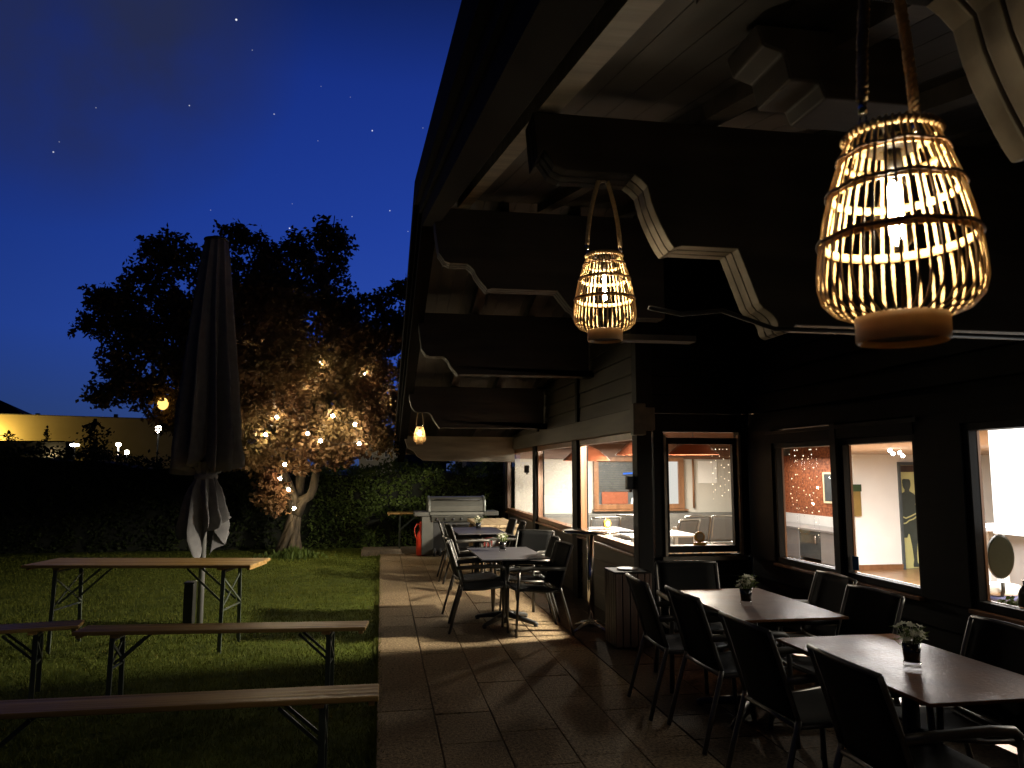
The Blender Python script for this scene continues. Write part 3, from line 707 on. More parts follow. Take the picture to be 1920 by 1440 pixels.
for i,(x,y,rz,lab) in enumerate(spots):
    if i==0: ch0.location=(x,y,.004); ch0.rotation_euler=(0,0,rz); ch0['label']=lab
    else: dup(ch0,(x,y,.004),rz,lab)
GT='rectangular pedestal tables on the terrace'
def pedestal(lab,loc,rz,top):
    tb=thing('dining_table',lab,'table',loc,rz,GT)
    b=MB(); b.box((0,0,.732),(.70,1.18,.016)); b.build('tabletop',top,tb,.003)
    b=MB(); b.box((0,0,.715),(.40,.60,.018)); b.tube([(0,0,.08),(0,0,.706)],.038,14); b.build('column','cast_iron',tb)
    for a in(.62,pi-.62,pi+.62,-.62):
        b=MB(); a2=atan2(sin(a)*1.35,cos(a)); r=.40
        b.tube([(cos(a2)*.02,sin(a2)*.02,.09),(cos(a2)*r*.5,sin(a2)*r*.5,.062),(cos(a2)*r*.92,sin(a2)*r*.92,.032),(cos(a2)*r,sin(a2)*r,.018)],[.034,.028,.022,.018],10)
        b.tube([(cos(a2)*r*.95,sin(a2)*r*.95,0),(cos(a2)*r*.95,sin(a2)*r*.95,.02)],.022,10); b.build('foot','cast_iron',tb)
    return tb
tb=pedestal('brown rectangular pedestal table with a small flower pot, under the kitchen windows',(2.52,5.02,.004),0,'hpl')
dup(tb,(2.47,3.36,.004),0,'foremost rectangular pedestal table, grey sheen at its right end, running out of the picture')
tb=pedestal('middle rectangular table with sky-tinted top standing over the lit patch of paving',(1.36,8.38,.004),.02,'hpl_skytint')
dup(tb,(1.43,11.52,.004),.02,'farthest sky-tinted rectangular table, between the grill and the middle table')
# flower pots
def flower_pot(loc,lab,seed,first=None):
    t=thing('flower_pot',lab,'flower pot',loc,0,'flower pots on the tables'); rr=random.Random(seed)
    b=MB(); b.lathe([(.0,.022),(.034,.022),(.042,.108),(.039,.108),(.033,.095),(.0,.095)],22,cap=False); b.build('pot','cup_black',t)
    b=MB(); b.lathe([(.0,.0),(.036,.0),(.038,.003),(.0385,.020),(.0,.021)],22,cap=False); b.build('glass_foot','cup_glass',t)
    b=MB(); b.lathe([(.0,.094),(.037,.096),(.0,.101)],16,cap=False); b.build('soil','soil',t)
    b=MB()
    for k in range(44):
        a=rr.uniform(0,2*pi); r=rr.uniform(.01,.075); z=rr.uniform(.11,.185); x,y=cos(a)*r,sin(a)*r
        b.tube([(x*.3,y*.3,.095),(x*.7,y*.7,z-.02),(x,y,z)],.0012,4); q=rr.uniform(.013,.022); d=V((cos(a),sin(a),rr.uniform(-.3,.6))).normalized(); s=V((-sin(a),cos(a),0))
        p=V((x,y,z)); b.add([p-d*q,p+s*q*.6+V((0,0,.004)),p+d*q*1.2,p-s*q*.6+V((0,0,.004))],[(0,1,2,3)])
    b.build('leaves','herb',t)
    b=MB()
    for k in range(20):
        a=rr.uniform(0,2*pi); r=rr.uniform(.005,.066); p=V((cos(a)*r,sin(a)*r,rr.uniform(.145,.215)-r*.5))
        n_=V((cos(a)*.5,sin(a)*.5,1)).normalized(); u=n_.orthogonal().normalized(); w_=n_.cross(u)
        for j in range(5):
            c0=j*2*pi/5; dd=u*cos(c0)+w_*sin(c0); ss=u*cos(c0+HP)+w_*sin(c0+HP); q=.018
            b.add([p,p+dd*q*.6+ss*q*.5+n_*.003,p+dd*q*1.2+n_*.007,p+dd*q*.6-ss*q*.5+n_*.003],[(0,1,2,3)])
        b.tube([(p.x*.4,p.y*.4,.10),tuple(p)],.0012,4)
    b.build('flowers','petal',t); return t
zt=.744
flower_pot((2.45,4.95,zt),'small black pot of white flowers on the brown table under the kitchen windows',3)
flower_pot((2.44,3.29,zt),'small black pot of pale drooping flowers on the foremost table',8)
flower_pot((1.35,8.56,zt),'small black pot of white flowers on the middle sky-tinted table',15)
flower_pot((1.46,11.60,zt),'small black pot of white flowers on the farthest table, before the grill',21)
# light wooden table near the grill
t=thing('wooden_table','light wooden table top of broad boards beside the grill','table',(1.92,13.35,.0))
for k in range(4):
    b=MB(); b.lim(-.34+k*.172,-.34+k*.172+.168,-.85,.85,.70,.75); b.build('board','pale_board',t,.006)
for x in(-.28,.28):
    for y in(-.75,.75):
        b=MB(); b.lim(x-.035,x+.035,y-.035,y+.035,.0,.64); b.build('leg','pale_board',t,.004)
b=MB(); b.lim(-.30,.30,-.78,-.74,.62,.699); b.lim(-.30,.30,.74,.78,.62,.699); b.build('apron','pale_board',t)
bx=thing('cardboard_box','red and white printed box standing under the tables by the grill','box',(1.95,14.35,.0))
b=MB(); b.lim(-.20,.22,-.15,.15,0,.44); b.build('carton','white_gloss',bx,.006)
b=MB(); b.lim(-.13,.10,-.155,-.1505,.16,.40); b.build('print','red_cloth',bx); b=MB(); b.lim(-.19,-.15,-.155,-.1505,.05,.42); b.build('print','red_cloth',bx)

# ------------------------------------------------------------------ beer garden table and benches on the lawn
def trestle(t,x,h,w,dirn,met='green_metal'):
    """folding steel leg pair: two legs, cross braces and the diagonal stay"""
    for s in(-1,1):
        b=MB(); b.bar((x,s*w*.42,-.035),(x,s*w*.36,h),.034,.014,(0,1,0)); b.build('leg',met,t)
    b=MB()
    b.bar((x,-w*.40,h*.50),(x,w*.37,h*.88),.016,.010,(1,0,0)); b.bar((x+.012,w*.40,h*.50),(x+.012,-w*.37,h*.88),.016,.010,(1,0,0))
    b.bar((x,-w*.41,h*.48),(x,w*.41,h*.48),.018,.012,(0,0,1)); b.bar((x,-w*.36,h-.02),(x,w*.36,h-.02),.03,.02)
    b.build('brace',met,t)
    for s in(-1,1):
        b=MB(); b.bar((x+.01*dirn,s*w*.26,h*.55),(x+dirn*h*.52,s*w*.22,h-.005),.018,.008,(0,1,0)); b.build('stay',met,t)
def beer_table(lab,loc,rz,Lg=2.2,w=.62,h=.77,name='beer_table',cat='table',grp=None):
    t=thing(name,lab,cat,loc,rz,grp); th=.028; nb=3 if w>.4 else 1; bw=w/nb
    for k in range(nb):
        b=MB(); y0=-w/2+k*bw; b.lim(-Lg/2,Lg/2,y0+.001,y0+bw-.001,h-th,h); b.build('tabletop_board' if cat=='table' else 'seat','beer_wood',t,.007)
    for x,hw,dz in((-Lg*.36,.03,.024),(Lg*.36,.03,.024),(-Lg*.49+.015,.015,.022),(Lg*.49-.015,.015,.022)):
        b=MB(); b.lim(x-hw,x+hw,-w*.42,w*.42,h-th-dz,h-th-.001); b.build('batten','beer_wood',t)
    trestle(t,-Lg*.37,h-th-.02,w,1); trestle(t,Lg*.37,h-th-.02,w,-1); return t
beer_table('long folding beer table on the lawn before the closed parasol',(-2.17,7.96,0),-.168,2.12,.60)
beer_table('folding beer table with bright front edge along the hedge behind the gas bottle',(1.14,16.35,.01),0,2.0,.5,.745)
GB='folding beer benches on the lawn'
beer_table('middle beer bench, its right end lit, in front of the beer table',(-1.13,6.17,0),-.085,2.1,.26,.48,'beer_bench','bench',GB)
beer_table('nearest beer bench, crossing the lower left of the lawn to the paving edge',(-1.09,4.30,0),-.005,2.2,.25,.48,'beer_bench','bench',GB)
beer_table('dark beer bench at the left edge, behind the nearest one',(-3.33,6.30,0),.19,2.2,.26,.48,'beer_bench','bench',GB)

# ------------------------------------------------------------------ closed parasol
px,py=-1.90,8.9
pa=thing('parasol','tall closed grey market parasol tied up on the lawn','parasol',(px,py,-.03))
b=MB(); b.tube([(0,0,0),(0,0,4.18)],.033,18); b.build('pole','pole_grey',pa)
NF=10
def canopy(r,z,a):
    k=max(0,min(1,(4.26-z)/2.5))
    fold=abs(((a*NF/(2*pi)+.13*sin(3*a+z*.9)+.10*sin(z*2.2))%1)-.5)*2           # 0..1 triangular
    fold=fold**1.5
    dd=(.20+1.0*k)
    return r*(1-dd*.68*(1-fold)+.06*sin(a*5+z*1.3)*k+.03*sin(a*NF*2+z*3)*k)
prof=[(.115,4.27),(.135,4.25)]+[(.14+.262*((4.2-z)/2.5)**.85,z) for z in [4.2-.1*i for i in range(26)]]+[(.385,1.70),(.20,1.715)]
b=MB(); b.lathe(prof,176,fn=lambda r,z,a:canopy(r,z,a)*(1+(.04*sin(a*3+.6) if z<1.9 else 0)),cap=False)
# uneven hem
b.v=[(x,y,z+(.06*sin(3*atan2(y,x)+.5)+.03*sin(7*atan2(y,x)) if z<1.75 else 0)) for x,y,z in b.v]
b.build('canopy','canvas',pa)
b=MB(); b.lathe([(.0,4.262),(.13,4.262),(.138,4.275),(.132,4.285),(.06,4.31),(.0,4.315)],24,cap=False); b.build('cap','black_plastic',pa)
def drape(r,z,a):
    k=max(0,min(1,(1.62-z)/.6))
    fold=abs(((a*9/(2*pi)+.22*sin(2*a+.4)+.16*sin(z*6+a))%1)-.5)*2
    return r*(1-(.25+.45*k)*(1-fold**1.3)+.16*sin(2*a+1)*k+.05*sin(13*a+z*9)*k)
b=MB(); b.lathe([(.19,1.76),(.15,1.70),(.115,1.64),(.105,1.60),(.13,1.55),(.175,1.47),(.205,1.38),(.225,1.28),(.245,1.18),(.255,1.10),(.25,1.04),(.235,.99),(.215,.95)],150,fn=drape,cap=False)
b.v=[(x,y,z+((.16*sin(2*atan2(y,x)+2.4)+.07*sin(5*atan2(y,x)+1)+.03*sin(11*atan2(y,x)))*min(1,(1.3-z)/.35) if z<1.3 else 0)) for x,y,z in b.v]
b.build('valance','canvas',pa)
b=MB(); b.lathe([(.118,1.575),(.124,1.585),(.124,1.615),(.118,1.625)],40,cap=False); b.tube([(.10,-.06,1.60),(.13,-.09,1.5),(.12,-.10,1.36)],.008,6); b.build('strap','canvas',pa)
bs=thing('base_box','low dark weight box standing left of the parasol pole','box',(px-.13,py+.13,-.03))
b=MB(); b.lim(-.06,.04,-.08,.08,.0,.44); b.build('body','grill_dark',bs,.01); b=MB(); b.lim(-.065,.045,-.085,.085,.441,.456); b.build('lid','grill_dark',bs,.004)

# ------------------------------------------------------------------ grill, gas bottle, bar table, bin
g=thing('grill','wide grey gas grill with closed hood and side shelves at the end of the terrace','grill',(1.46,15.1,.012))
b=MB(); b.prism([(-.30,.83),(-.31,.93),(-.26,1.04),(-.16,1.10),(.0,1.115),(.14,1.09),(.24,1.0),(.27,.83)],'x',-.52,.50); b.build('hood','grill_grey',g,.01)
for s in(-1,1):
    b=MB(); x=-.52 if s<0 else .50; b.prism([(-.315,.825),(-.325,.935),(-.27,1.05),(-.165,1.115),(.0,1.13),(.15,1.10),(.25,1.0),(.28,.825)],'x',x-(.045 if s<0 else 0),x+(.0 if s<0 else .045)); b.build('hood_end','galv',g,.012)
b=MB(); b.tube([(-.46,-.33,1.06),(.44,-.33,1.06)],.014,10); b.tube([(-.44,-.33,1.06),(-.44,-.27,1.04)],.01,6); b.tube([(.42,-.33,1.06),(.42,-.27,1.04)],.01,6); b.build('handle','grill_dark',g)
b=MB(); b.lim(-.53,.51,-.30,.26,.765,.824); b.build('firebox','grill_grey',g,.006)
b=MB(); b.prism([(-.31,.64),(-.345,.755),(-.28,.764),(-.25,.64)],'x',-.50,.48); b.build('control_panel','grill_grey',g,.006)
for k in range(6):
    b=MB(); x=-.40+k*.155; b.tube([(x,-.335,.70),(x,-.372,.69)],.022,12); b.build('knob','grill_dark',g)
b=MB(); b.lim(-.83,-.535,-.28,.22,.745,.83); b.build('side_shelf','grill_grey',g,.012); b=MB(); b.lim(.515,.80,-.28,.22,.745,.83); b.build('side_shelf','grill_grey',g,.012)
b=MB(); b.lim(-.68,-.46,-.27,.24,.02,.742); b.build('side_panel','grill_grey',g,.006); b=MB(); b.lim(.44,.50,-.27,.24,.02,.742); b.build('side_panel','grill_grey',g,.006)
b=MB(); b.lim(-.455,.435,-.20,.23,.09,.635); b.build('cabinet','grill_dark',g,.004)
for x in(-.44,-.33):
    b=MB(); b.tube([(x-.022,-.32,.075),(x+.022,-.32,.075)],.075,20); w_=b.build('wheel','rubber',g); b=MB(); b.tube([(x-.025,-.32,.075),(x+.025,-.32,.075)],.042,16); b.build('hub','galv',w_)
gb=thing('gas_bottle','red gas bottle with a hose standing beside the grill','gas bottle',(.80,14.98,.012))
b=MB(); b.lathe([(.0,.0),(.105,.0),(.115,.02),(.115,.34),(.105,.40),(.075,.455),(.045,.475),(.0,.475)],26,cap=False); b.build('body','gas_red',gb)
b=MB(); b.lathe([(.062,.46),(.062,.62),(.056,.64),(.05,.62),(.05,.46)],18,cap=False); b.build('collar','gas_red',gb)
b=MB(); b.tube([(0,0,.47),(0,0,.56)],.018,8); b.tube([(-.03,0,.53),(.03,0,.53)],.012,6); b.build('valve','chrome',gb)
b=MB(); b.tube([(-.02,-.02,.58),(-.10,-.05,.60),(-.155,-.07,.52),(-.14,-.08,.38),(-.10,-.09,.30)],.009,6); b.build('hose','gas_red',gb)
bt=thing('bar_table','tall chrome bistro table with thin round top against the house wall','table',(2.17,7.86,.004))
b=MB(); b.lathe([(.0,.985),(.28,.985),(.296,.992),(.296,1.003),(.288,1.010),(.0,1.012)],48,cap=False); b.build('tabletop','chrome',bt)
b=MB(); b.tube([(0,0,.03),(0,0,.985)],.036,20); b.build('column','chrome',bt)
for k in range(4):
    b=MB(); a=k*HP+.5; b.tube([(0,0,.07),(cos(a)*.12,sin(a)*.12,.055),(cos(a)*.24,sin(a)*.24,.012)],[.03,.024,.014],10); b.build('foot','chrome',bt)
bn=thing('litter_bin','square wooden slatted bin standing at the house corner','bin',(2.33,7.13,.002))
b=MB(); b.lim(-.15,.15,-.15,.15,.03,.66); b.build('liner','black_plastic',bn)
for i in range(5):
    for a,(dx,dy) in enumerate(((0,-1),(-1,0),(1,0),(0,1))):
        b=MB(); q=-.145+i*.0725
        c=(q,dy*.165,.35) if dx==0 else (dx*.165,q,.35); b.box(c,(.064 if dx==0 else .018,.064 if dy==0 else .018,.66)); b.build('slat','bin_wood',bn,.004)
b=MB(); b.prism([(cos(k*2*pi/32)*.10,sin(k*2*pi/32)*.10) for k in range(32)],'z',.702,.715); b.build('opening','black_plastic',bn)
b=MB(); b.lim(-.18,.18,-.18,.18,.682,.70); b.build('rim','post_dark',bn,.006)

# ------------------------------------------------------------------ tree with string lights
TX,TY=-1.70,15.7
tr=thing('plum_tree','spreading dark red-leaved tree with twisted hollow trunk, lit by bulbs, on the lawn','tree',(TX,TY,-.03))
def P3(x,z,y=0): return (x-TX,y,z)
tk=MB(); r5=random.Random(2)
for k in range(7):       # twisted hollow base
    a0=k*2*pi/7+.2
    if 4.0<a0<4.6: continue
    pts=[];rr=[]
    for i in range(9):
        s=i/8; a=a0+1.25*s; rad=.155*(1-s)**1.2+.055; 
        pts.append((cos(a)*rad+.12*s-.06,sin(a)*rad*.8,-.02+.98*s)); rr.append(.050+.03*(1-s)**3-.012*sin(s*3+k)+.013*sin(s*11+k*2))
    tk.tube(pts,rr,9)
tk.tube([P3(-1.66,.86),P3(-1.70,1.1),P3(-1.80,1.35,-.05),P3(-1.92,1.65,-.1),P3(-2.02,1.95,-.12),P3(-2.2,2.5,-.2),P3(-2.5,3.3,-.3)],[.125,.115,.105,.095,.085,.065,.045],10)
tk.tube([P3(-1.64,.80),P3(-1.52,1.08,-.02),P3(-1.38,1.16,-.04),P3(-1.32,1.30,-.06),P3(-1.27,1.62,-.08),P3(-1.14,1.92,-.1),P3(-.92,2.22,-.1),P3(-.6,2.7,-.2),P3(-.2,3.4,0)],[.13,.105,.085,.085,.075,.068,.06,.05,.035],10)
tk.tube([P3(-1.66,.9,.1),P3(-1.62,1.3,.2),P3(-1.56,1.8,.25),P3(-1.5,2.6,.3),P3(-1.45,3.6,.3),P3(-1.3,5.0,.2)],[.12,.10,.085,.07,.055,.03],10)
tk.build('trunk','bark',tr)
br=MB(); limbs=[]
def limb(pts,r0): 
    pts=[P3(*p) for p in pts]; n=len(pts); br.tube(pts,[r0*(1-.8*i/(n-1)) for i in range(n)],7); limbs.append(pts)
limb([(-2.2,2.5,-.2),(-3.0,3.0,-.3),(-3.8,3.3,-.2),(-4.8,3.3,0),(-5.4,3.2,.1)],.055)
limb([(-2.4,3.0,-.2),(-3.2,3.9,.2),(-4.1,4.5,.3),(-5.0,4.9,.2),(-5.7,5.0,.2)],.055)
limb([(-2.5,3.3,-.3),(-3.0,4.4,-.3),(-3.5,5.3,-.2),(-4.2,6.0,-.2)],.05)
limb([(-1.5,3.0,.3),(-2.2,4.3,.4),(-2.6,5.6,.3),(-2.9,6.5,.2)],.05)
limb([(-1.4,4.0,.3),(-1.3,5.2,.1),(-1.1,6.2,0),(-1.05,6.9,0)],.045)
limb([(-.6,2.7,-.2),(-.3,3.7,-.3),(.0,4.6,-.3),(.3,5.4,-.2)],.045)
limb([(-.5,2.9,-.2),(.0,3.3,-.5),(.5,3.6,-.6)],.035)
limb([(-1.6,1.8,.25),(-1.8,2.8,1.2),(-2.2,3.8,1.6)],.045); limb([(-2.0,2.0,-.1),(-2.0,2.9,-1.0),(-1.9,3.8,-1.5)],.045)
limb([(-1.9,1.2,-.1),(-2.05,1.12,-.25),(-2.25,1.1,-.3)],.015); limb([(-.3,3.7,-.3),(.3,3.0,-.4),(.55,2.6,-.4)],.02)
br.build('branches','bark',tr)
blobs=[(-1.1,6.45,.0,.45),(-1.35,5.85,.1,.62),(-1.7,6.2,.1,.40),(-2.55,6.15,.2,.42),(-3.0,6.35,.1,.35),(-2.3,5.6,.2,.70),(-3.3,5.6,0,.55),(-4.15,5.85,-.2,.50),(-4.45,6.0,-.1,.28),
(-4.7,5.3,.1,.50),(-5.1,4.95,.2,.48),(-5.55,5.05,.2,.30),(-5.65,4.55,.2,.30),(-4.9,4.4,.2,.55),(-4.3,4.8,.1,.70),(-4.9,3.75,0,.45),(-5.2,3.35,.1,.35),(-4.6,3.25,0,.50),(-5.35,3.05,.1,.22),(-4.1,3.9,-.1,.70),
(-3.5,4.6,.1,.85),(-3.2,3.8,-.2,.85),(-2.5,4.7,.3,.9),(-1.7,4.9,.2,.85),(-.9,4.9,0,.62),(-.6,4.3,-.2,.6),(.0,4.95,-.2,.42),(.3,5.3,-.2,.28),(.35,4.6,-.2,.40),(.0,4.2,-.3,.5),(.5,3.8,-.4,.42),
(-.1,3.6,-.3,.6),(-.7,3.5,-.3,.7),(-1.5,3.7,-.2,.95),(-2.3,3.7,-.4,.85),(-3.7,3.0,-.2,.65),(-4.0,2.75,-.1,.40),(-3.0,2.8,-.3,.7),(-2.2,2.75,-.6,.75),(-1.4,2.7,-.5,.75),(-.7,2.75,-.4,.65),(-.1,2.85,-.4,.5),(.4,3.0,-.4,.35),(.35,2.55,-.4,.28),
(-2.6,2.2,-.3,.50),(-1.9,2.2,-.6,.45),(-1.2,2.25,-.4,.40),(-.6,2.2,-.3,.42),(-3.3,2.3,-.2,.45),(-3.0,1.9,-.2,.32),(-1.95,1.78,-.35,.30),(-2.05,1.35,-.3,.22),(-2.0,1.08,-.3,.20),(-2.25,1.12,-.3,.12),(-2.9,2.45,-.6,.5),(-1.5,2.0,-.7,.4),(-.3,2.35,-.6,.45),(.1,2.2,-.3,.35),(-.9,1.95,-.5,.3),(-2.4,1.9,-.5,.35),(-2.0,2.9,.9,.9),(-.9,2.8,.9,.9),(-2.9,3.0,.9,.8),(-.1,3.1,.8,.6),(-2.0,3.6,1.3,1.0),(-2.0,3.6,-1.3,.8),(-3.2,4.2,1.0,.8),(-.9,3.9,1.0,.8),(-2.3,4.9,-.9,.6)]
lf=MB(); rl=random.Random(77)
def leaf(p,s):
    d=V((rl.gauss(0,1),rl.gauss(0,1),rl.gauss(-.35,.7))).normalized(); n_=d.orthogonal().normalized(); n_.rotate(Matrix.Rotation(rl.uniform(0,6.28),3,d)); q=d.cross(n_)
    lf.add([p,p+d*s*.45+n_*s*.30,p+d*s,p+d*s*.45-n_*s*.30+q*s*.08],[(0,1,2,3)])
for (x,z,y,r) in blobs:
    nt_=int(108*r**2.1/.5**2.1)+16
    for k in range(nt_):
        d=V((rl.gauss(0,1),rl.gauss(0,1),rl.gauss(0,1))).normalized()*r*rl.random()**.42*rl.uniform(.75,1.18)
        c=V(P3(x,z,y))+V((d.x,d.y*1.25,d.z*.85))
        if mnoise.noise(c*1.9)<-.30: continue
        ax=V((rl.gauss(0,1),rl.gauss(0,1),rl.gauss(.2,.6))).normalized()*rl.uniform(.10,.24)
        for j in range(rl.randint(9,15)):
            s=rl.random(); leaf(c+ax*(s-.5)*2+V((rl.gauss(0,.035),rl.gauss(0,.035),rl.gauss(0,.035))),rl.uniform(.075,.135))
lf.build('crown','plum_leaf',tr)
bulbs=[(-1.92, 2.61, 14.6), (-0.91, 2.64, 14.55), (-2.1, 2.28, 14.55), (-1.34, 2.3, 14.4), (-1.11, 2.17, 14.45), (-0.5, 2.48, 14.5), (-0.42, 2.13, 14.6), (-1.75, 1.74, 14.6), (-1.87, 1.48, 14.95), (-1.74, 1.26, 15.25), (-1.63, 0.91, 15.27), (-1.48, 3.23, 14.8), (-2.75, 2.55, 14.7)]
bulbs+=[(-1.2,3.7,15.1),(-2.2,3.9,15.1),(-.35,3.5,15.2),(-3.0,3.3,15.3),(.15,3.0,15.3)]  # extra unseen bulbs, added inside the crown to light its leaves
sl=thing('string_lights','cord of glowing round bulbs wound up the trunk and through the tree','string lights',(TX,TY,0))
cord=MB(); order=[10,9,8,7,2,0,11,3,4,6,5,1]; pts=[]
for a,c in zip(order,order[1:]):
    p=V(bulbs[a]);q=V(bulbs[c]); p=V((p.x,p.z,p.y+.06));q=V((q.x,q.z,q.y+.06))
    for i in range(6):
        t_=i/6; m_=p.lerp(q,t_); m_.z-=.10*sin(pi*t_); pts.append(m_-V((TX,TY,0)))
cord.tube(pts,.005,5); cord.build('cord','black_plastic',sl)
for (x,z,y) in bulbs:
    b=MB(); b.ico((x-TX,y-TY,z),.030,1); bo=b.build('bulb','tree_bulb' if z>1.8 else 'tree_bulb_low',sl)
    b=MB(); b.tube([(x-TX,y-TY,z+.027),(x-TX,y-TY,z+.07)],.014,8); b.build('holder','black_plastic',bo)
gl=thing('globe_lamp','warm orange globe lamp hanging in the leaves by the left edge of the parasol','lamp',(-4.02,15.0,0))
b=MB(); b.ico((0,0,2.86),.095,2,(1,1,1.2)); b.build('globe','orange_globe',gl); b=MB(); b.tube([(0,0,2.96),(.05,.1,3.35)],.006,6); b.build('cord','black_plastic',gl)
# ivy and weeds at the foot of the trunk
sb=MB()
for k in range(520):
    a=rl.uniform(0,2*pi); r=abs(rl.gauss(0,.26)); h=rl.uniform(.04,.28)*max(.25,1-r*1.2); x,y=cos(a)*r*1.3,sin(a)*r-.12; p=V((x,y,0)); d=V((rl.gauss(0,.4),rl.gauss(0,.4),1)).normalized()
    s=V((rl.gauss(0,1),rl.gauss(0,1),.1)).normalized()*.03; sb.add([p,p+d*h*.5+s,p+d*h,p+d*h*.5-s],[(0,1,2,3)])
o=sb.build('shrub','hedge_leaf'); o.location=(TX+.05,TY-.2,-.035); tag(o,'low dark tuft of leaves round the foot of the tree trunk','shrub')

# ------------------------------------------------------------------ hedges
def hedge(name,lab,x0,x1,y0,y1,top,n,seed,ls=.085,mt='hedge_leaf'):
    t=thing(name,lab,'hedge',((x0+x1)/2,y0,-.03)); cx=(x0+x1)/2; rh=random.Random(seed)
    b=MB(); 
    k=int((x1-x0)/.4)
    vs=[];fs=[]
    for i in range(k+1):
        x=x0+(x1-x0)*i/k; z=top(x)-.16
        vs+=[(x-cx,.14,0),(x-cx,.16,z),(x-cx,y1-y0,z),(x-cx,y1-y0,0)]
    for i in range(k):
        a=i*4
        for j in range(3): fs.append((a+j,a+4+j,a+5+j,a+1+j))
    fs+=[(0,1,2,3),(k*4+3,k*4+2,k*4+1,k*4)]
    b.add(vs,fs); b.build('branches','hedge_core',t)
    b=MB()
    for i in range(n):
        x=rh.uniform(x0,x1); tz=top(x); 
        if rh.random()<.80:
            z=rh.uniform(.0,tz); y=y0+.09*mnoise.noise((x*1.3,z*1.6,seed))+abs(rh.gauss(0,.06))+.03+.02*z
        else: z=tz+rh.gauss(-.03,.07)+.05*mnoise.noise((x*2,seed,0)); y=rh.uniform(y0,y1)
        if mnoise.noise((x*3.1,z*3.1,seed+4))<-.35: continue
        p=V((x-cx,y-y0,z)); d=V((rh.gauss(0,.8),rh.gauss(-.5,.5),rh.gauss(.25,.6))).normalized(); s=d.orthogonal().normalized(); s.rotate(Matrix.Rotation(rh.uniform(0,6.28),3,d)); q=rh.uniform(.6,1.25)*ls
        b.add([p,p+d*q*.5+s*q*.28,p+d*q,p+d*q*.5-s*q*.28],[(0,1,2,3)])
    b.build('foliage',mt,t); return t
hedge('hedge','clipped green hedge between the tree and the house, behind the grill',-1.5,4.6,16.95,18.2,lambda x:1.74+.05*sin(x*2.1)+.04*sin(x*5.3),17000,3)
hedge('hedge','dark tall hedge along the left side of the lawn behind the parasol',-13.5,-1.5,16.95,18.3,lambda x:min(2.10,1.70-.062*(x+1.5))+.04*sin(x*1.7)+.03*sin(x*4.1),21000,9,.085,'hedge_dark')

# ------------------------------------------------------------------ inside the dining room
GP='orange pendant lamps in the dining room'
def pendant(loc,lab,first=None,power=130):
    if first is None:
        t=thing('pendant_lamp',lab,'lamp',loc,0,GP)
        b=MB(); b.lathe([(.350,.0),(.345,.012),(.19,.155),(.10,.20),(.035,.215),(.035,.24),(.03,.24),(.03,.205),(.095,.192),(.183,.148),(.338,.006),(.350,.0)],40,cap=False); b.build('lamp_shade','lamp_red',t)
        b=MB(); b.tube([(0,0,.24),(0,0,.44)],.006,6); b.build('cord','black_plastic',t)
        b=MB(); b.ico((0,0,.125),.045,2); b.build('bulb','pendant_bulb',t)
    else: t=dup(first,loc,0,lab)
    point('pendant_light',(loc[0],loc[1],loc[2]+.035),power,(1,.89,.72),.05); return t
p0=pendant((4.24,10.0,1.85),'orange pendant lamp shade seen whole in the square window',None)
pendant((3.68,10.6,1.855),'orange pendant lamp shade cut by the corner post beside the square window',p0)
pendant((2.99,11.0,1.775),'orange pendant lamp shade at the left of the third window of the long wall',p0)
GI='pale chairs inside the dining room'
ic=make_chair('chair','x',GI,'sling_pale','steel')
for i,(x,y,rz,lab) in enumerate([(5.22,12.45,0,'pale grey chair in the middle of the square window, back turned to the glass'),
  (5.66,12.45,.03,'pale grey chair at the right of the square window, back turned to the glass'),
  (4.55,11.6,.5,'pale grey chair at the left of the square window behind the white table'),
  (3.55,12.35,.1,'grey chair with its back showing behind the bistro table top, in the third window'),
  (4.25,12.9,-.2,'grey chair beside the corner post in the third window'),
  ]):
    if i==0: ic.location=(x,y,0); ic.rotation_euler=(0,0,rz); ic['label']=lab
    else: dup(ic,(x,y,0),rz,lab)
def simple_table(lab,loc,rz,Lx,Ly,mt,name='table'):
    t=thing(name,lab,'table',loc,rz); b=MB(); b.lim(-Lx/2,Lx/2,-Ly/2,Ly/2,.72,.75); b.build('tabletop',mt,t,.006)
    for x in(-1,1):
        for y in(-1,1):
            b=MB(); b.lim(x*(Lx/2-.06)-.025,x*(Lx/2-.06)+.025,y*(Ly/2-.06)-.025,y*(Ly/2-.06)+.025,0,.719); b.build('leg','steel',t)
    return t
simple_table('white table inside the square window',(3.85,10.5,0),0,1.0,.8,'white_gloss')
simple_table('grey table inside along the third window of the long wall',(3.3,11.2,0),0,.8,1.3,'kitchen_grey')
def disc(lab,loc,rz,base_h=.03,cat='table marker'):
    t=thing('table_marker',lab,cat,loc,rz); b=MB(); b.lim(-.06,.06,-.03,.03,0,base_h); b.build('block','yellow' if base_h<.05 else 'cream',t,.004)
    b=MB(); zc=base_h+.055
    b.prism([(.056*cos(2*pi*k/28),zc+.056*sin(2*pi*k/28)) for k in range(28)],'y',-.013,.013); d=b.build('disc','yellow',t,.003)
    b=MB(); b.prism([(.036*cos(2*pi*k/20),zc+.036*sin(2*pi*k/20)) for k in range(20)],'y',-.0155,-.0132); b.build('emblem','cream',d)
    return t
disc('round yellow disc marker on the sill inside the square window',(3.245,7.55,.873),0)
disc('round yellow disc marker on a cream block, left in the third window',(2.80,9.35,.80),.45,.12)
b=MB(); b.lim(2.665,2.92,7.55,15.2,.765,.799); part(b,'sill_board','frame_wood')
disc('round yellow disc marker behind the edge of the corner post, third window',(2.82,8.05,.80),.45,.12)
cu=MB(); cu.lim(4.45,5.0,15.19,15.205,.95,1.19); tag(cu.build('panel','lamp_red'),'flat red panel standing low before the slatted inner window','panel')
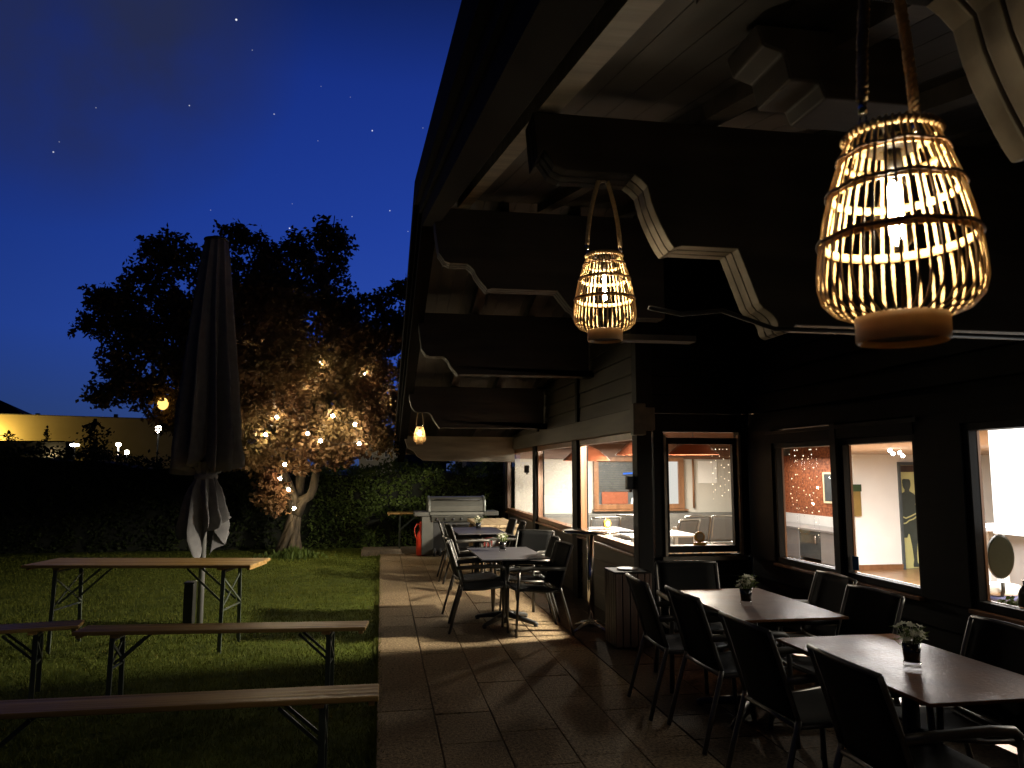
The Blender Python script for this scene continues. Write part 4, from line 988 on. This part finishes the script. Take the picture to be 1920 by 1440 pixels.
bk=thing('books','row of pale books standing at the foot of the inner window','books',(5.3,15.19,.945))
for k in range(8):
    b=MB(); x=-.22+k*.055; b.bar((x,0,0),(x+.02,0,RND.uniform(.11,.17)),.035,.012,(0,1,0)); b.build('book','cream' if k%2 else 'white_gloss',bk)
bl=MB(); bl.tube([(4.9,15.17,1.56),(5.13,15.17,1.575)],.018,8); tag(bl.build('neon_sign','blue_tube'),'small glowing blue strip in front of the slatted blind','neon sign')
def reflected(lab,pts,wire):  # glowing dots and wires made up for light reflections on the panes
    t=thing('reflected_lights',lab,'fairy lights',pts[0],0,'curtains of fairy lights in the windows'); o=V(pts[0])
    b=MB()
    for w_ in wire: b.tube([V(p)-o for p in w_],.0012,4)
    b.build('wire','cup_glass',t)
    for p in pts:
        b=MB(); b.ico(V(p)-o,RND.uniform(.0025,.0060),0); b.build('bulb','reflected_dot',t)
rf=random.Random(4)
pts=[];wires=[]
for k in range(6):
    x=3.42+.045*k; y=7.58+.01*(k%2); zb=1.30+.1*rf.random(); wires.append([(x,y,1.9),(x+.004,y,1.6),(x,y,zb)])
    z=1.86
    while z>zb: pts.append((x+rf.gauss(0,.006),y,z)); z-=rf.uniform(.06,.13)
reflected('sparse curtain of tiny reflected lights at the right side of the square window',pts,wires)
pts=[];wires=[]
for k in range(8):
    y=6.78-.06*k; x=3.86+.01*(k%2); zb=1.02+.30*rf.random(); wires.append([(x,y,1.86),(x,y+.004,1.6),(x,y,zb)])
    z=1.83
    while z>zb:
        if rf.random()<.72: pts.append((x,y+rf.gauss(0,.014),z))
        z-=rf.uniform(.035,.13)
reflected('dense curtain of tiny reflected lights before the orange chipboard wall',pts,wires)

# ------------------------------------------------------------------ bar room seen through the near windows
def spot(lab,loc):
    t=thing('ceiling_spotlight',lab,'spotlight',loc,0,'twin spotlights on the bar ceiling')
    b=MB(); b.tube([(0,0,0),(0,0,.06)],.012,8); b.build('stem','chrome',t)
    for dx,dz in((-.02,-.012),(.028,-.055)):
        b=MB(); b.ico((dx,0,dz),.026,2); b.build('lamp_head','spot_head',t)
spot('left twin spotlight under the bar ceiling above the white wall',(7.27,10.0,1.93)); spot('right twin spotlight under the bar ceiling next to the door',(7.44,10.02,1.90))
l=bpy.data.lights.new('dining_spotlight','SPOT'); l.energy=1900; l.color=(1,.90,.72); l.shadow_soft_size=.09; l.spot_size=R(102); l.spot_blend=.12
o=bpy.data.objects.new('dining_spotlight',l); C.objects.link(o); o.location=(3.66,7.70,2.16); o.rotation_euler=V((-1,.88,-.42)).to_track_quat('-Z','Y').to_euler()
area('dining_fill_light',(4.4,13.6,2.08),1.6,330,(1,.93,.80),sy=1.6)  # added fill to brighten the back of the dining room
area('bar_ceiling_light',(6.9,9.2,1.88),2.4,900,(1,.97,.93),sy=3.0)
area('bar_ceiling_light',(6.6,4.4,1.90),2.0,430,(1,.90,.72),sy=2.0)
area('kitchen_ceiling_light',(8.6,15.0,1.90),.8,75,(1,.90,.78),sy=2.6)
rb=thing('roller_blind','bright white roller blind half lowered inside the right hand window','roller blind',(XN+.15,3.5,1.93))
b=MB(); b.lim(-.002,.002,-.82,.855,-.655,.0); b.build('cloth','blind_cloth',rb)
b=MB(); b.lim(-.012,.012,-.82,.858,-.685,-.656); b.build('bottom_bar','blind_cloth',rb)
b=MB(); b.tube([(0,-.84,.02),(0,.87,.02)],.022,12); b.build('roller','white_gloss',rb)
def counter():
    t=thing('bar_counter','grey bar counter with white pillars inside, below the roller blind','bar counter',(8.6,9.0,FZ))
    b=MB(); b.lim(-1.0,2.4,-.1,.6,1.06,1.12); b.build('worktop','kitchen_grey',t,.01)
    b=MB(); b.lim(-.62,2.4,.1,.14,.30,1.058); b.build('front_panel','kitchen_grey',t)
    for x in(-.95,-.55):
        b=MB(); b.prism([(x,0),(x+.16,0),(x+.10,1.058),(x+.02,1.058)],'y',.02,.09); b.build('pillar','plaster_white',t)
    b=MB(); b.lim(-.95,2.4,.55,.6,0,.3); b.build('plinth','white_gloss',t)
counter()
b=MB(); b.lim(9.3,13,10.6,10.7,FZ,.55); tag(part(b,'room_wall','plaster_white'))
def stool(lab,loc,rz):
    t=thing('bar_stool',lab,'stool',loc,rz); b=MB(); b.lathe([(.0,1.00),(.15,1.0),(.175,1.025),(.17,1.06),(.12,1.075),(.0,1.08)],28,cap=False); b.build('seat','white_gloss',t)
    for k in range(4):
        a=k*HP+.4; b=MB(); b.tube([(cos(a)*.10,sin(a)*.10,1.0),(cos(a)*.20,sin(a)*.20,0)],.009,7); b.build('leg','cast_iron',t)
    b=MB(); 
    for z,r in((.32,.17),(.62,.14)): b.tube([(cos(q*2*pi/24)*r,sin(q*2*pi/24)*r,z) for q in range(25)],.006,5)
    b.build('footrest','cast_iron',t)
stool('white topped bar stool on thin black legs inside the right hand window',(5.95,7.05,FZ),0)
cr_=thing('swivel_chair','swivel chair with dark oval back inside the right hand window','chair',(5.965,6.75,FZ),-.5)
b=MB(); 
vs=[(.120*cos(2*pi*k/36),-.22-.03*sin(2*pi*k/36)+0,1.04+.22*sin(2*pi*k/36)) for k in range(36)]
b.add(vs+[(x*.92,y-.045,1.04+(z-1.04)*.92) for x,y,z in vs],[tuple(range(36)),tuple(reversed(range(36,72)))]+[(i,i+36,(i+1)%36+36,(i+1)%36) for i in range(36)]); b.build('backrest','bottle_green',cr_,.01)
b=MB(); b.lathe([(.0,.66),(.20,.66),(.23,.69),(.23,.72),(.20,.75),(.0,.76)],30,cap=False); b.build('seat','white_gloss',cr_)
b=MB(); b.lathe([(.0,.61),(.21,.61),(.232,.64),(.22,.659),(.0,.659)],30,cap=False); b.build('cushion','seat_blue',cr_)
b=MB(); b.tube([(0,0,.06),(0,0,.61)],.03,12); b.tube([(0,-.16,.64),(0,-.26,.72),(0,-.26,.80)],.018,8); b.build('column','cast_iron',cr_)
for k in range(5):
    b=MB(); a=k*2*pi/5; b.tube([(0,0,.10),(cos(a)*.26,sin(a)*.26,.05)],.018,8); b.tube([(cos(a)*.26,sin(a)*.26,.0),(cos(a)*.26,sin(a)*.26,.05)],.022,8); b.build('foot','cast_iron',cr_)
b=MB(); b.lim(XN+.125,XN+.33,2.64,4.40,.735,.765); part(b,'sill_board','frame_wood')
bo=thing('bottle','dark green bottle on the sill of the right hand window','bottle',(XN+.20,4.20,.766))
b=MB(); b.lathe([(.0,.0),(.042,.0),(.045,.008),(.045,.12),(.035,.15),(.016,.175),(.015,.20),(.0,.20)],20,cap=False); b.build('body','bottle_green',bo)
b=MB(); b.lathe([(.017,.18),(.018,.205),(.0,.207)],14,cap=False); b.build('cap','chrome',bo)
pl=thing('sill_plant','low dark leafy trailing plant on the sill beside the bottle','plant',(XN+.21,4.33,.766))
b=MB(); b.lim(-.04,.04,-.07,.06,0,.035); b.build('tray','soil',pl)
b=MB()
for k in range(130):
    p=V((rf.gauss(0,.03),rf.gauss(0,.055),abs(rf.gauss(.03,.02)))); d=V((rf.gauss(0,1),rf.gauss(0,1),rf.gauss(.3,.5))).normalized()*.03; s=d.orthogonal()*.45; b.add([p,p+d*.5+s,p+d,p+d*.5-s],[(0,1,2,3)])
b.build('leaves','hedge_leaf',pl)

# ------------------------------------------------------------------ beyond the garden
ha=thing('hall','long pale flat roofed hall lit yellow from below, far behind the left hedge','building',(-55,122,0))
b=MB(); b.prism([(-45,0),(28,0),(28,8.95),(19,9.2),(1,9.6),(-45,9.9)],'y',0,20); b.build('wall','hall_wall',ha)
b=MB(); b.prism([(-45,9.91),(1,9.61),(19,9.21),(28,8.96),(28,9.08),(19,9.33),(1,9.73),(-45,10.03)],'y',-.05,20); b.build('roof_edge','grey_panel',ha)
for x in (3.5,14.5):
    b=MB(); b.lim(x,x+.5,3,3.5,9.3,10.05); b.build('roof_vent','grill_dark',ha)
fl=thing('floodlight','floodlight at the foot of the far hall, its yellow glow at the left edge','floodlight',(-57,119.5,0))
b=MB(); b.tube([(0,0,0),(0,0,4.6)],.05,8); b.build('pole','grill_dark',fl); b=MB(); b.lim(-.3,.3,-.2,.2,4.6,4.9); b.build('head','grill_dark',fl)
point('floodlight_lamp',(-57,119.9,5.1),5200,(1,.66,.16),.2)
point('floodlight_lamp',(-44,113.0,3.4),5200,(1,.70,.30),.3)
def far_tree(lab,x,y,h,wd,seed,conic=0):
    t=thing('far_tree',lab,'tree',(x,y,0)); rr=random.Random(seed); b=MB(); b.tube([(0,0,0),(0,0,h*.8)],[h*.03,h*.01],6); b.build('trunk','bark',t)
    b=MB()
    for k in range(900):
        z=h*(.35+.65*rr.random()); tt=(z/h-.35)/.65; rad=wd*((1-tt)*1.0+.06 if conic else sqrt(max(0,1-(2*tt-.85)**2*.9)))
        c=V((rr.gauss(0,.42)*rad,rr.gauss(0,.4)*rad,z))
        if mnoise.noise(c*(2.2/wd)+V((seed,0,0)))<-.18: continue
        d=V((rr.gauss(0,1),rr.gauss(0,1),rr.gauss(0,1))).normalized()*wd*.13; s=d.orthogonal()*.5
        b.add([c,c+d*.5+s,c+d,c+d*.5-s],[(0,1,2,3)])
    b.build('crown','far_leaf',t)
far_tree('small rounded tree silhouette against the brightest part of the far hall',-51.0,116,6.9,1.7,1)
far_tree('narrow pointed tree silhouette before the far hall',-46.2,116,7.6,1.3,2,1)
far_tree('broad dark tree silhouette before the far hall, beside the street lamp',-40.0,116,8.5,2.5,3)
lowb=thing('shed','long low dark building before the far hall','building',(-50,113,0))
b=MB(); b.lim(-16,7.5,0,3,0,5.25); b.build('wall','hill',lowb); b=MB(); b.prism([(-16.2,5.26),(7.7,5.26),(7.3,5.5),(-15.8,5.5)],'y',-.2,3.2); b.build('roof','hill',lowb)
GL='lit street lamps beyond the hedge'
def street_lamp(lab,x,y,z,wx,wz,ico=False,pole=True):
    t=thing('street_lamp',lab,'street lamp',(x,y,0),0,GL); b=MB(); b.tube([(0,0,0),(0,0,z-wz*.5-.05)],.06,8); b.build('pole','white_gloss' if pole else 'hill',t)
    b=MB(); b.ico((0,0,z),wx/2,2,(1,1,wz/wx)); b.build('lamp_head','street_head',t)
    b=MB(); b.lathe([(wx*.3,z+wz*.52),(wx*.25,z+wz*.56),(.0,z+wz*.58)],14,cap=False); b.build('cap','grill_dark',t)
street_lamp('flat wide street lamp left of the broad dark tree',-21.95,60,3.40,.62,.22,pole=False)
street_lamp('street lamp on a white pole at the right end of the far hall',-19.0,60,3.45,.34,.26)
street_lamp('round lower street lamp just right of the white pole',-18.4,60,2.88,.32,.32,pole=False)
street_lamp('large white lamp glowing through the plum tree leaves left of the parasol',-16.3,60,4.6,.42,.62,pole=False)
def house(lab,x,y,w,d,h,roof_h,wins,mt,rm,name='house'):
    t=thing(name,lab,'house',(x,y,0)); b=MB(); b.lim(0,w,0,d,0,h); b.build('wall',mt,t)
    b=MB(); b.prism([(-.3,h+.002),(w+.3,h+.002),(w*.7,h+roof_h),(w*.3,h+roof_h)],'y',-.3,d+.3); r=b.build('roof',rm,t)
    for (wx,wz,ww,wh) in wins:
        wn=MB(); 
        for p in((wx-.06,wx+ww+.06,wz-.06,wz),(wx-.06,wx+ww+.06,wz+wh,wz+wh+.06),(wx-.06,wx,wz,wz+wh),(wx+ww,wx+ww+.06,wz,wz+wh),(wx+ww/2-.03,wx+ww/2+.03,wz,wz+wh)): wn.lim(p[0],p[1],-.06,-.002,p[2],p[3])
        wo=wn.build('window','white_gloss',t); b=MB(); b.lim(wx,wx+ww,-.03,-.003,wz,wz+wh); b.build('pane','slate',wo)
    return t,r
h1,r1=house('grey rendered house with small dark windows and white chimneys, right of the tree',-1.7,60,3.0,6,3.45,.5,[(.60,2.35,.40,.38),(1.35,2.8,.18,.25),(1.95,2.62,.50,.40),(.25,1.2,.4,.5)],'render_wall','roof_blue')
for x in(1.55,2.0):
    b=MB(); b.lim(x,x+.22,1.0,1.3,3.6,4.95); b.build('chimney','white_gloss',r1)
h2,r2=house('house with dark blue roof and one white dormer window under the eaves',.86,45,2.9,5,2.0,.95,[(.82,2.2,.55,.45)],'roof_blue','roof_blue')
h3,r3=house('pale house with dark glazing, glimpsed between the hedge and the end beam',4.4,40,4.2,5,2.35,.8,[(.55,1.72,1.0,.26)],'render_wall','roof_blue')
bu=thing('lit_bush','bright green leafy branch lit up between the end beam and the hedge','bush',(3.55,25,0))
b=MB(); b.tube([(0,0,0),(0,0,1.7)],.03,6); b.build('stem','bark',bu)
b=MB()
for k in range(420):
    p=V((rf.gauss(.1,.22),rf.gauss(0,.2),1.82+rf.gauss(0,.10))); d=V((rf.gauss(0,1),rf.gauss(0,1),rf.gauss(0,1))).normalized()*.09; s=d.orthogonal()*.5; b.add([p,p+d*.5+s,p+d,p+d*.5-s],[(0,1,2,3)])
b.build('foliage','bush_leaf',bu)
gll=thing('garden_lamp','garden lamp behind the hedge lighting the bright green branch','lamp',(3.6,23.6,0),0)
b=MB(); b.tube([(0,0,0),(0,0,1.3)],.03,8); b.build('pole','grill_dark',gll); b=MB(); b.ico((0,0,1.38),.06,1); b.build('globe','spot_head',gll)

point('house_fill_light',(.2,54,6.0),170,(1,.82,.55),.2)  # added fill brightening the far house, no lamp stands there

# ------------------------------------------------------------------ render settings
S.render.engine='CYCLES'
S.view_settings.view_transform='Standard'; S.view_settings.look='None'; S.view_settings.exposure=0; S.view_settings.gamma=1
cy=S.cycles; cy.use_denoising=True; cy.max_bounces=8; cy.transparent_max_bounces=16; cy.diffuse_bounces=4; cy.glossy_bounces=4
cy.sample_clamp_indirect=3.0; cy.caustics_reflective=False; cy.caustics_refractive=False; cy.use_light_tree=True
try: cy.denoiser='OPENIMAGEDENOISE'
except Exception: pass
S.render.resolution_x=1024; S.render.resolution_y=768
